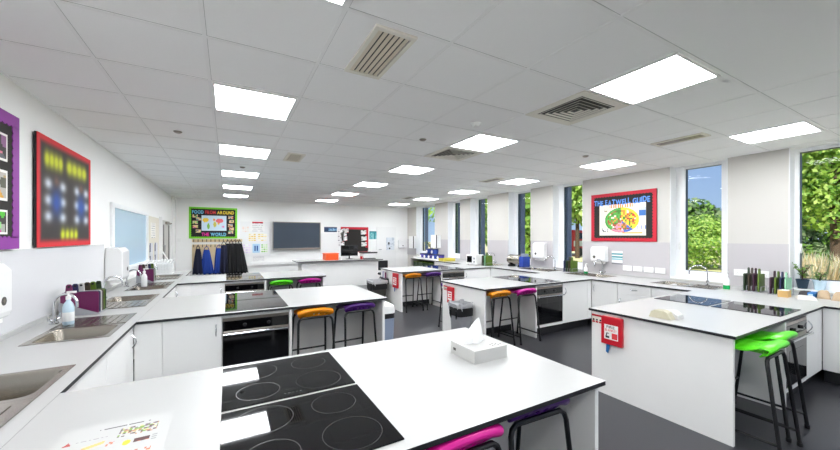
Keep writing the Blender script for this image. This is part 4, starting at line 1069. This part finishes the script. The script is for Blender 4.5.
for k, c in enumerate(('board_purple', 'paper', 'lilac_jar', 'paper')): bx('leaflet', c, 2.836 + k * .012, 2.840 + k * .012, 6.44 + .08 * k, 6.52 + .08 * k, .585, .71 - .01 * (k % 2), t)

# waste bins
def waste_bin(x, y, rx, ry, h, body, lab, style):
    t = thing('waste_bin', lab, 'bin', (x, y, 0), 'waste bins by the bench ends')
    def ring(k, z, f=0): return rrect(x - rx * k - f, x + rx * k + f, y - ry * k - f, y + ry * k + f, .05, z, 4)
    def loft(Ls, name, m, smooth=True, cap=True):
        n_ = len(Ls[0]); vs = [p for l in Ls for p in l]
        fs = [(i * n_ + j, i * n_ + (j + 1) % n_, (i + 1) * n_ + (j + 1) % n_, (i + 1) * n_ + j) for i in range(len(Ls) - 1) for j in range(n_)]
        if cap: fs += [tuple(range(n_)), tuple(range((len(Ls) - 1) * n_, len(Ls) * n_))]
        return MB().add(vs, fs).build(name, m, t, smooth)
    if style == 'liner':
        loft([ring(.82, .005), ring(1, h - .06), ring(1.03, h - .05), ring(1.03, h), ring(.97, h), ring(.78, .02)], 'body', body)
        loft([ring(1.035, h - .13, .002), ring(1.05, h - .02, .004)], 'bag_collar', 'black', cap=False)
        L = []
        for q, (k, z) in enumerate(((1.04, h - .045), (1.09, h), (1.07, h + .035), (.98, h + .04), (.93, h - .02), (.80, h - .2), (.55, h - .25))):
            L.append([(px + .012 * math.sin(i * 2.1 + q * 1.7), py + .012 * math.cos(i * 1.7 + q), pz + .012 * math.sin(i * 1.3 + q * 2)) for i, (px, py, pz) in enumerate(ring(k, z))])
        loft(L, 'liner', 'liner', cap=False)
        for sy in (-1, 1): MB().tube([(x - rx * 1.05, y + sy * ry * .5, h - .06), (x - rx * 1.09, y + sy * ry * .5, h - .13), (x - rx * 1.07, y + sy * ry * .45, h - .17)], [.016, .013, .004], 7).build('bag_tie', 'black', t, True)
    else:
        loft([ring(.88, .005), ring(1, h * .72)], 'body', body); loft([ring(1.01, h * .7205), ring(1.01, h * .82)], 'band', 'black')
        loft([ring(1.03, h * .8205), ring(1.04, h * .86), ring(1.0, h * .97), ring(.7, h)], 'lid', 'white_plastic')
        bx('pedal', 'black', x - rx - .05, x - rx * .86, y - .05, y + .05, .02, .035, t)
waste_bin(2.72, 3.70, .115, .13, .53, 'bin_grey', 'grey open bin with a crumpled white liner at the middle window-side bench', 'liner')
waste_bin(2.66, 6.50, .15, .19, .52, 'grille_dark', 'grey bin with black bag at the furthest window-side bench end', 'liner')
waste_bin(1.70, 3.98, .11, .16, .61, 'bin_blue', 'blue-grey lidded bin at the end of the middle left bench', 'lid')

# tissue box and papers on the near bench
t = thing('tissue_box', 'white tissue box with a tissue sticking out on the nearest left bench', 'tissue box', (1.255, 1.54, WT))
x0, x1, y0, y1, z0, z1 = 1.14, 1.37, 1.43, 1.65, WT + .0005, WT + .07
b = MB(); b.box(x0, x1, y0, y1, z0, z1); b.build('carton', 'carton', t, bevel=.002)
n = 28; b = MB(); vs = []
for j in range(9):
    q = j / 8; rr = (.052, .050, .046, .042, .036, .030, .022, .013, .003)[j]
    for i in range(n):
        a = 2 * PI * i / n; r = rr * (1 + .22 * math.sin(4 * a + .6) + .14 * math.sin(7 * a + j * .25))
        ridge = .035 * q * max(0, math.cos(a - 2.6)) * (1 - q)
        vs.append((1.235 + r * 1.25 * math.cos(a) + .045 * q * q, 1.56 + r * .55 * math.sin(a) + .01 * q, z1 + .001 + .135 * q ** 1.2 + ridge))
b.add(vs, [(j * n + i, j * n + (i + 1) % n, (j + 1) * n + (i + 1) % n, (j + 1) * n + i) for j in range(8) for i in range(n)])
b.build('tissue', 'tissue_paper', t, True)
b = MB()
for k in range(7): b.box(1.29 + .02 * (k % 4) - .004, 1.294 + .02 * (k % 4), 1.455 + .022 * (k // 4) + .006 * (k % 2), 1.461 + .022 * (k // 4) + .006 * (k % 2), z1 + .0002, z1 + .0008)
b.build('printed_marks', 'grille_dark', t)
bx('printed_mark', 'grille_dark', x0 - .0007, x0 - .0002, 1.60, 1.625, WT + .025, WT + .04, t)
t = thing('tissue_packet', 'cream and white tissue packet on the nearest window-side bench', 'packet', (3.2, 1.48, WT))
z = WT + .0005
MB().prism([(1.57, z), (1.40, z), (1.43, z + .055), (1.455, z + .066), (1.525, z + .066), (1.55, z + .05)], 0, 3.12, 3.20).build('packet', 'packet_cream', t, bevel=.004)
MB().prism([(1.50, z), (1.385, z), (1.39, z + .03), (1.43, z + .062), (1.50, z + .058)], 0, 3.2005, 3.30).build('flap', 'packet_white', t, bevel=.004)
def leaflet(s, q):
    W_ = (187, 187, 185)
    if .895 < q < .912 and .33 < s < .78: return (90, 86, 90) if hsh(int(s * 50), 3) > .3 else W_
    if .53 < s < .87 and .70 < q < .85:
        k = hsh(int(s * 44), int(q * 46)); return ((126, 156, 80), (104, 84, 88), (206, 196, 150), (130, 116, 120), (176, 130, 100), W_, W_, W_)[int(k * 8)]
    if .60 < s < .90 and .54 < q < .64:
        if ((s - .64) / .035) ** 2 + ((q - .59) / .04) ** 2 < 1: return (226, 196, 60)
        if s > .70 and abs(q - .595) < .03 and s < .84: return (84, 54, 52) if hsh(int(s * 30), int(q * 40)) > .25 else (190, 110, 80)
        return (150, 150, 150) if s > .85 and int(q * 60) % 2 else W_
    if .08 < s < .15 and .735 < q < .79 and abs(s - .115) < (.79 - q) * .65: return (176, 74, 66)
    if .17 < s < .45 and .757 < q < .770: return (140, 136, 140) if hsh(int(s * 60), 9) > .35 else W_
    if abs((q - .655) - (s - .35) * .3) < .022 and .26 < s < .44: return (226, 184, 110)
    if .46 < s < .53 and .60 < q < .66: return (196, 120, 96) if hsh(int(s * 60), int(q * 60)) > .4 else W_
    if .15 < s < .45 and .36 < q < .50: return (150, 170, 90) if hsh(int(s * 40), int(q * 40)) > .6 else W_
    if .55 < s < .88 and .30 < q < .45: return (196, 120, 90) if hsh(int(s * 40), int(q * 40)) > .6 else W_
    return W_
tag(sheet('leaflet', (-.49, 1.20, WT + .0006), UF, (0, 1, 0), .31, .43, 110, 120, leaflet, None, .0008), 'printed food leaflet lying flat on the nearest left bench', 'leaflet')

# things along the window-side counter
t = thing('wooden_box', 'small light wooden box beside the chopping boards on the window counter', 'box', (5.50, 1.33, WT))
z = WT + .0005; cx, cy = 5.47, 1.325
MB().box(cx - .06, cx + .06, cy - .04, cy + .04, z, z + .008).box(cx - .06, cx - .052, cy - .04, cy + .04, z + .008, z + .075).box(cx + .052, cx + .06, cy - .04, cy + .04, z + .008, z + .075).box(cx - .052, cx + .052, cy - .04, cy - .032, z + .008, z + .075).box(cx - .052, cx + .052, cy + .032, cy + .04, z + .008, z + .075).build('body', 'tan', t)
bx('contents', 'paper', cx - .051, cx + .051, cy - .031, cy + .031, z + .0085, z + .079, t, .004)
def cushion(name, lab, cat, x, y, z, lx, ly, lz, m, yaw, group=None, waves=3):
    n_ = 14; b = MB(); vs = []; c_, s_ = math.cos(yaw), math.sin(yaw)
    for top in (1, 0):
        for j in range(n_ + 1):
            for i in range(n_ + 1):
                a, e = i / n_ * 2 - 1, j / n_ * 2 - 1; h = (max(0, 1 - a ** 4) * max(0, 1 - e ** 4)) ** .5
                px, py = a * lx / 2, e * ly / 2
                zz = (lz * h * (.85 + .15 * math.sin(waves * a * 3 + e * 2)) if top else 0) + .0
                vs.append((x + px * c_ - py * s_, y + px * s_ + py * c_, z + zz + (.0015 if top else 0)))
    k = (n_ + 1) ** 2
    fs = [(o_ + j * (n_ + 1) + i, o_ + j * (n_ + 1) + i + 1, o_ + (j + 1) * (n_ + 1) + i + 1, o_ + (j + 1) * (n_ + 1) + i) for o_ in (0, k) for j in range(n_) for i in range(n_)]
    for i in range(n_):
        for a in (i, (n_ * (n_ + 1)) + i): fs.append((a, a + 1, a + 1 + k, a + k))
        for a in (i * (n_ + 1), i * (n_ + 1) + n_): fs.append((a, a + n_ + 1, a + n_ + 1 + k, a + k))
    return tag(b.add(vs, fs).build(name, m, None, True), lab, cat, group)
mat('tub_yellow', (206, 190, 70), .5); mat('towel', (206, 202, 196), .9, noise=.05, nscale=60, bump=.4); mat('towel_tan', (182, 160, 132), .9, noise=.08, nscale=60, bump=.4); mat('mitt_dark', (70, 66, 68), .9, noise=.1, nscale=40)
cushion('folded_towel', 'white folded cloth nearest the wooden box on the window counter', 'cloth', 5.50, 1.165, WT + .0006, .22, .15, .035, 'towel', .3, 'cloths on the window counter')
cushion('folded_towel', 'beige folded cloth at the right edge of the window counter', 'cloth', 5.70, .94, WT + .0006, .22, .15, .09, 'towel_tan', .1, 'cloths on the window counter')
cushion('oven_glove', 'dark grey oven glove behind the blue packet', 'oven glove', 5.80, 1.23, WT + .0006, .18, .12, .055, 'mitt_dark', .2)
cushion('oven_glove', 'dark-edged beige oven glove between the blue packet and the beige cloth', 'oven glove', 5.74, 1.085, WT + .0006, .2, .10, .085, 'towel_tan', .2)
t = thing('wipes_packet', 'bright blue wipes packet on the window counter', 'packet', (5.62, 1.19, WT))
MB().box(5.62, 5.78, 1.13, 1.185, WT + .0006, WT + .06).build('packet', 'blue', t, bevel=.012, seg=3); MB().box(5.6185, 5.6195, 1.14, 1.175, WT + .015, WT + .045).build('label', 'soap_blue', t)
# pot plants on the sills
def pot_plant(x, y, z, lab, n_, hgt, pot, sd, group):
    rr = random.Random(sd); t = thing('pot_plant', lab, 'plant', (x, y, z), group)
    MB().lathe([(.04, z + .001), (.055, z + .10), (.058, z + .10), (.058, z + .115), (.05, z + .115), (.048, z + .09)], (x, y, 0), 18).build('pot', pot, t, True)
    st = MB(); lf = MB()
    for k in range(n_):
        a = rr.uniform(0, 2 * PI); l = hgt * rr.uniform(.6, 1); pts = [(x, y, z + .09)]
        for q in (.35, .7, 1): pts.append((x + math.cos(a) * l * .45 * q * q, y + math.sin(a) * l * .45 * q * q * .6, z + .09 + l * (q - .25 * q * q)))
        st.tube(pts, .003, 5)
        for q in range(6):
            i = 1 + q % 3; p = Vector(pts[i]); d = Vector((rr.uniform(-1, 1), rr.uniform(-1, 1), rr.uniform(-.3, .6))).normalized(); s_ = d.cross(Vector((rr.uniform(-1, 1), rr.uniform(-1, 1), 1))).normalized(); L_ = rr.uniform(.03, .06)
            lf.add([p, p + d * L_ * .5 + s_ * L_ * .28, p + d * L_, p + d * L_ * .5 - s_ * L_ * .28], [(0, 1, 2, 3)], rr.randint(0, 1))
    st.build('stems', 'bark', t); lf.build('leaves', ['leaf_b', 'leaf_e'], t)
pot_plant(6.09, 1.32, SILL + .0125, 'wiry pot plant on the sill of the nearest window', 10, .3, 'navy_frame', 4, 'pot plants on the sills')
pot_plant(6.085, 1.18, SILL + .0125, 'small plant in a pale square-looking pot on the nearest sill', 5, .16, 'soap_blue', 5, 'pot plants on the sills')
pot_plant(6.08, 9.95, SILL + .0125, 'leafy green pot plant in the furthest window', 26, .5, 'white_plastic', 6, 'pot plants on the sills')
# microwave
t = thing('microwave', 'white microwave with a dark door at the end of the furthest window-side bench', 'microwave', (5.22, 6.53, WT))
bx('body', 'white_plastic', 5.115, 5.34, 6.36, 6.72, WT + .012, WT + .25, t, .006); bx('door', 'white_gloss', 5.10, 5.114, 6.46, 6.718, WT + .016, WT + .246, t, .003)
bx('door_window', 'black_glass', 5.0985, 5.0995, 6.50, 6.69, WT + .06, WT + .21, t); cp = bx('control_panel', 'white_plastic', 5.10, 5.114, 6.362, 6.457, WT + .016, WT + .246, t, .002)
MB().lathe([(.022, 5.085), (.024, 5.0995)], (0, 6.41, WT + .08), 16, 'x').lathe([(.022, 5.085), (.024, 5.0995)], (0, 6.41, WT + .16), 16, 'x').build('knob', 'rack_grey', cp, True)
for sx in (5.14, 5.32):
    for sy in (6.39, 6.69): MB().lathe([(.012, WT + .0005), (.012, WT + .0118)], (sx, sy, 0), 10).build('foot', 'black', t)
# silver and blue appliance
t = thing('food_mixer', 'silver drum-shaped appliance with a royal blue end under the window', 'appliance', (5.72, 5.6, WT))
z = WT + .0005; c_ = WT + .16
MB().lathe([(.06, 5.47), (.105, 5.475), (.112, 5.49), (.112, 5.83), (.105, 5.85), (.07, 5.86)], (5.70, 0, c_), 28, 'y').build('drum', 'steel', t, True)
MB().box(5.59, 5.81, 5.34, 5.468, z + .01, z + .24).build('motor_block', 'royal', t, bevel=.02, seg=3)
MB().box(5.62, 5.78, 5.36, 5.45, z + .2405, z + .30).build('top_cap', 'bin_blue', t, bevel=.01)
for yy in (5.50, 5.80): MB().prism([(5.60, z), (5.80, z), (5.78, z + .055), (5.62, z + .055)], 1, yy - .025, yy + .025).build('foot', 'black', t)
MB().lathe([(.045, 5.8605), (.045, 5.875)], (5.70, 0, c_), 20, 'y').build('end_plate', 'navy_frame', t, True)
# tubs at the far end of the counter
t = thing('tray', 'white shallow tray under the blue tubs on the far window counter', 'tray', (5.3, 8.6, WT))
MB().box(5.14, 5.50, 8.06, 9.30, WT + .0005, WT + .012).box(5.14, 5.15, 8.06, 9.30, WT + .012, WT + .045).box(5.49, 5.50, 8.06, 9.30, WT + .012, WT + .045).build('base', 'white_plastic', t); MB().box(5.15, 5.49, 8.06, 8.07, WT + .012, WT + .045).box(5.15, 5.49, 9.29, 9.30, WT + .012, WT + .045).build('end_rim', 'white_plastic', t)
for k, (y, zz, c, s_) in enumerate(((9.18, 0, 'lilac_jar', 'leftmost'), (8.93, 0, 'royal', 'second from the left'), (8.68, 0, 'lilac_jar', 'middle one of the bottom row'), (8.43, 0, 'royal', 'second from the right'), (8.18, 0, 'lilac_jar', 'rightmost'), (8.80, .155, 'royal', 'left one of two on top'), (8.50, .155, 'royal', 'right one of two on top'))):
    tt = thing('storage_tub', '%s tub on the far window counter, %s' % ('blue' if c == 'royal' else 'purple-blue', s_), 'tub', (5.30, y, WT + .0125 + zz), 'blue tubs on the far counter')
    z = WT + .0125 + zz
    MB().lathe([(.088, z), (.10, z + .01), (.105, z + .12), (.10, z + .13)], (5.30, y, 0), 20).build('body', c, tt, True); MB().lathe([(.108, z + .1305), (.108, z + .148), (.10, z + .154)], (5.30, y, 0), 20).build('lid', 'board_blue', tt, True)
    MB().lathe([(.045, 5.187), (.045, 5.199)], (0, y, z + .065), 14, 'x').build('label', 'paper', tt)
t = thing('storage_crate', 'yellow shallow crate on the counter right of the blue tubs', 'crate', (5.3, 7.9, WT))
MB().box(5.13, 5.50, 7.75, 8.03, WT + .0005, WT + .012).box(5.13, 5.142, 7.75, 8.03, WT + .012, WT + .08).box(5.488, 5.5, 7.75, 8.03, WT + .012, WT + .08).box(5.142, 5.488, 7.75, 7.762, WT + .012, WT + .08).box(5.142, 5.488, 8.018, 8.03, WT + .012, WT + .08).build('body', 'tub_yellow', t)
bx('contents', 'board_green', 5.15, 5.48, 7.77, 8.01, WT + .013, WT + .06, t, .01)
t = thing('paper_tray', 'white paper stack at the far left end of the window counter', 'paper', (5.3, 9.45, WT)); bx('stack', 'paper', 5.16, 5.42, 9.36, 9.57, WT + .0005, WT + .06, t); bx('top_sheet', 'off_white', 5.17, 5.42, 9.365, 9.575, WT + .0605, WT + .062, t)

# ------------------------------------------------------------------ outside
o = bx('ground', 'lawn', XR + .3, 90, -40, 90, -.35, -.15); struct(o)
mat('bounce_paving', (214, 208, 196), .9, noise=.12, nscale=3)
struct(bx('bounce_paving', 'bounce_paving', -30, XR + .29, -40, YB - .31, -.35, -.15))  # unseen pale ground, added to bounce sunlight in through the back windows
struct(bx('outside_wall', 'wall_cream', XL - .3, XR + .3, YF + .3, YF + .5, -.2, CEIL + .3))
def leaves_mesh(name, mats, blobs, count, size, parent, sd, up=.35):
    rr = random.Random(sd); vs = []; fs = []; mi = []
    tot = sum(b[3] * b[4] * b[5] for b in blobs)
    for (cx, cy, cz, rx, ry, rz) in blobs:
        for _ in range(int(count * rx * ry * rz / tot)):
            d = Vector((rr.gauss(0, 1), rr.gauss(0, 1), rr.gauss(0, 1))).normalized(); k = rr.uniform(.55, 1.04)
            p = Vector((cx + d.x * rx * k, cy + d.y * ry * k, cz + d.z * rz * k))
            if p.z < -.1: continue
            nn = (d * .8 + Vector((rr.gauss(0, .6), rr.gauss(0, .6), rr.gauss(0, .6) + up))).normalized()
            a = nn.cross(Vector((rr.gauss(0, 1), rr.gauss(0, 1), rr.gauss(0, 1)))).normalized(); b = nn.cross(a); L_ = size * rr.uniform(.6, 1.3); o_ = len(vs)
            vs += [p - a * L_, p + b * L_ * .55, p + a * L_, p - b * L_ * .55]; fs.append((o_, o_ + 1, o_ + 2, o_ + 3)); mi.append(int(rr.random() * len(mats)))
    off = wloc(parent) if parent else Vector((0, 0, 0))
    me = bpy.data.meshes.new(name); me.from_pydata([v - off for v in vs], [], fs)
    for m in mats: me.materials.append(M(m))
    me.polygons.foreach_set('material_index', mi)
    ob = bpy.data.objects.new(name, me); COL.objects.link(ob); ob.parent = parent
    return ob
def tree(x, y, h, r, lab, mats, count, size, sd, trunk=True, group='trees outside the windows', low=.25, name='tree', cat='tree'):
    rr = random.Random(sd); t = thing(name, lab, cat, (x, y, -.15), group); blobs = []
    blobs.append((x, y, -.15 + h * (.5 + low / 2), r * .8, r * .8, h * (.5 - low / 2)))
    for k in range(9):
        a = rr.uniform(0, 2 * PI); zz = h * rr.uniform(low + .1, .88); q = r * (.75 if zz < h * .7 else .5) * rr.uniform(.6, 1)
        blobs.append((x + math.cos(a) * q, y + math.sin(a) * q, zz, r * rr.uniform(.35, .5), r * rr.uniform(.35, .5), h * rr.uniform(.10, .17)))
    if trunk:
        MB().tube([(x, y, -.16), (x + .05, y + .03, h * .35), (x - .05, y + .05, h * .75)], [r * .085, r * .06, r * .02], 10).build('trunk', 'bark', t, True)
        b = MB()
        for k in range(7):
            a = rr.uniform(0, 2 * PI); z0 = h * rr.uniform(.22, .6); b.tube([(x, y, z0), (x + math.cos(a) * r * .35, y + math.sin(a) * r * .35, z0 + h * .10), (x + math.cos(a) * r * .75, y + math.sin(a) * r * .75, z0 + h * .16)], [r * .03, r * .02, r * .008], 6)
        b.build('branches', 'bark', t, True)
    leaves_mesh('foliage', mats, blobs, count, size, t, sd)
LM, DM = ['leaf_a', 'leaf_b', 'leaf_c'], ['leaf_b', 'leaf_d', 'leaf_e']
tree(17.3, 3.0, 8.2, 1.75, 'large light green tree filling the nearest window', LM, 15000, .10, 11, low=.20)
tree(25, 2.2, 10, 4.2, 'dark tree standing behind the large light green one', DM, 7000, .16, 12)
BU = 'bushes outside the windows'
tree(20.5, 8.0, 2.7, 2.4, 'bright yellow-green bush outside the second window', LM, 10000, .075, 13, False, BU, 0, 'bush', 'bush')
tree(22.5, 10.6, 3.0, 2.3, 'rounded light green bush outside, left part of the second window view', ['leaf_a', 'leaf_c', 'leaf_e'], 8000, .08, 14, False, BU, 0, 'bush', 'bush')
tree(28, 11.2, 4.2, 1.9, 'grey-green tree rising behind the bushes in the second window', DM, 3600, .18, 15)
tree(33, 14.8, 4.4, 2.0, 'thin grey tree at the left of the second window view', ['leaf_e', 'leaf_d'], 1800, .16, 16)
tree(22.5, 16.2, 7.0, 2.0, 'green tree outside the third window', LM, 4200, .2, 17, low=.35)
tree(15.8, 14.7, 7.5, 1.7, 'yellow-green tree outside the fourth window', LM, 4200, .2, 18, low=.05)
tree(16, 21.0, 7.0, 3.0, 'tree outside the far windows', LM, 3200, .22, 19, low=.1)
tree(12.5, 16.8, 4.5, 1.8, 'small pale green tree outside the furthest window', LM, 2400, .15, 20, low=.1)
tree(27, 5.8, 3.2, 2.6, 'dark green bush beyond the second window, to its right', DM, 3000, .18, 21, False, BU, 0, 'bush', 'bush')
# dry grass bank in front of the big tree
rr = random.Random(5); vs = []; fs = []; mi = []
for k in range(9000):
    x = rr.uniform(9.0, 13.4); y = x * rr.uniform(.12, .30); h = rr.uniform(.45, 1.2) * (.75 + .25 * math.sin(x * 3 + y * 2)); a = rr.uniform(0, 2 * PI); wv = rr.uniform(.006, .016); l = rr.uniform(-.45, .45); o_ = len(vs)
    ca, sa = math.cos(a) * wv, math.sin(a) * wv
    vs += [(x - ca, y - sa, -.15), (x + ca, y + sa, -.15), (x + l * .4 + ca, y + l * .3 + sa, h * .6), (x + l, y + l * .7, h), (x + l * .4 - ca, y + l * .3 - sa, h * .6)]; fs.append((o_, o_ + 1, o_ + 2, o_ + 3, o_ + 4)); mi.append(rr.choice((0, 0, 1, 1, 2)))
me = bpy.data.meshes.new('tall_grass'); me.from_pydata(vs, [], fs)
for m in ('dry_a', 'dry_b', 'leaf_e'): me.materials.append(M(m))
me.polygons.foreach_set('material_index', mi); ob = bpy.data.objects.new('tall_grass', me); COL.objects.link(ob)
tag(ob, 'tall pale dry grass growing outside the nearest window', 'grass'); ob['kind'] = 'stuff'
# red and white van beyond the third window
t = thing('parked_van', 'red and white van parked outside beyond the third window', 'van', (26.5, 18.9, -.15))
MB().prism([(24.3, .25), (28.9, .25), (28.9, 1.1), (28.2, 1.9), (24.3, 2.0)], 1, 17.9, 19.7).build('body', 'van_red', t, bevel=.08, seg=3)
MB().box(24.6, 27.4, 17.885, 17.898, 1.25, 1.75).build('side_windows', 'black_glass', t); MB().box(24.28, 24.298, 18.1, 19.5, .6, 1.1).build('rear_panel', 'white_plastic', t); MB().box(24.4, 28.6, 17.88, 17.897, .65, 1.1).build('side_stripe', 'white_plastic', t)
for sx in (25.2, 27.9):
    for sy in (17.95, 19.65): MB().lathe([(.2, sy - .1), (.34, sy - .09), (.34, sy + .09), (.2, sy + .1)], (sx, 0, .19), 18, 'y').build('wheel', 'black', t, True)
# sky: blue with drifting white cloud, brighter near the horizon
W = bpy.data.worlds.new('sky'); S.world = W; W.use_nodes = True; nt = W.node_tree; bg = nt.nodes['Background']
tc = nt.nodes.new('ShaderNodeTexCoord'); sp = nt.nodes.new('ShaderNodeSeparateXYZ'); nt.links.new(tc.outputs['Generated'], sp.inputs[0])
cr = nt.nodes.new('ShaderNodeValToRGB'); cr.color_ramp.elements[0].color = lin((184, 210, 242)); cr.color_ramp.elements[1].color = lin((84, 138, 224)); cr.color_ramp.elements[0].position = 0.0; cr.color_ramp.elements[1].position = .5
nt.links.new(sp.outputs['Z'], cr.inputs[0])
mp = nt.nodes.new('ShaderNodeMapping'); mp.inputs['Scale'].default_value = (1, 1, 3.5); nt.links.new(tc.outputs['Generated'], mp.inputs[0])
nz = nt.nodes.new('ShaderNodeTexNoise'); nz.inputs['Scale'].default_value = 4.5; nz.inputs['Detail'].default_value = 7; nz.inputs['Roughness'].default_value = .6; nt.links.new(mp.outputs[0], nz.inputs['Vector'])
cl = nt.nodes.new('ShaderNodeValToRGB'); cl.color_ramp.elements[0].position = .50; cl.color_ramp.elements[1].position = .68; nt.links.new(nz.outputs['Fac'], cl.inputs[0])
mx = nt.nodes.new('ShaderNodeMix'); mx.data_type = 'RGBA'; nt.links.new(cl.outputs[0], mx.inputs['Factor']); nt.links.new(cr.outputs[0], mx.inputs['A']); mx.inputs['B'].default_value = lin((240, 243, 248))
nt.links.new(mx.outputs['Result'], bg.inputs['Color']); bg.inputs['Strength'].default_value = .84
sd = bpy.data.lights.new('sun', 'SUN'); sd.energy = 7.6; sd.angle = math.radians(1.5); sd.color = (1, .96, .88)
so = bpy.data.objects.new('sun', sd); COL.objects.link(so); so.rotation_euler = Vector((1.0, .55, -1.0)).to_track_quat('-Z', 'Y').to_euler(); so.location = (-5, -3, 10)

# ------------------------------------------------------------------ camera and view
cd = bpy.data.cameras.new('camera'); co = bpy.data.objects.new('camera', cd); COL.objects.link(co)
cd.sensor_width = 36; cd.lens = 340.5 * 36 / 840; cd.shift_y = 11.6 / 840; cd.clip_start = .05; cd.clip_end = 300
co.location = (0, 0, 1.445); co.rotation_euler = (PI / 2, 0, -math.radians(29.447)); S.camera = co
vs_ = S.view_settings; vs_.view_transform = 'Standard'; vs_.look = 'None'; vs_.gamma = 1; vs_.use_curve_mapping = False; vs_.exposure = 0.25
S.cycles.max_bounces = 24; S.cycles.diffuse_bounces = 18; S.cycles.transparent_max_bounces = 16; S.cycles.glossy_bounces = 6
S.cycles.caustics_reflective = False; S.cycles.caustics_refractive = False; S.cycles.sample_clamp_indirect = 6
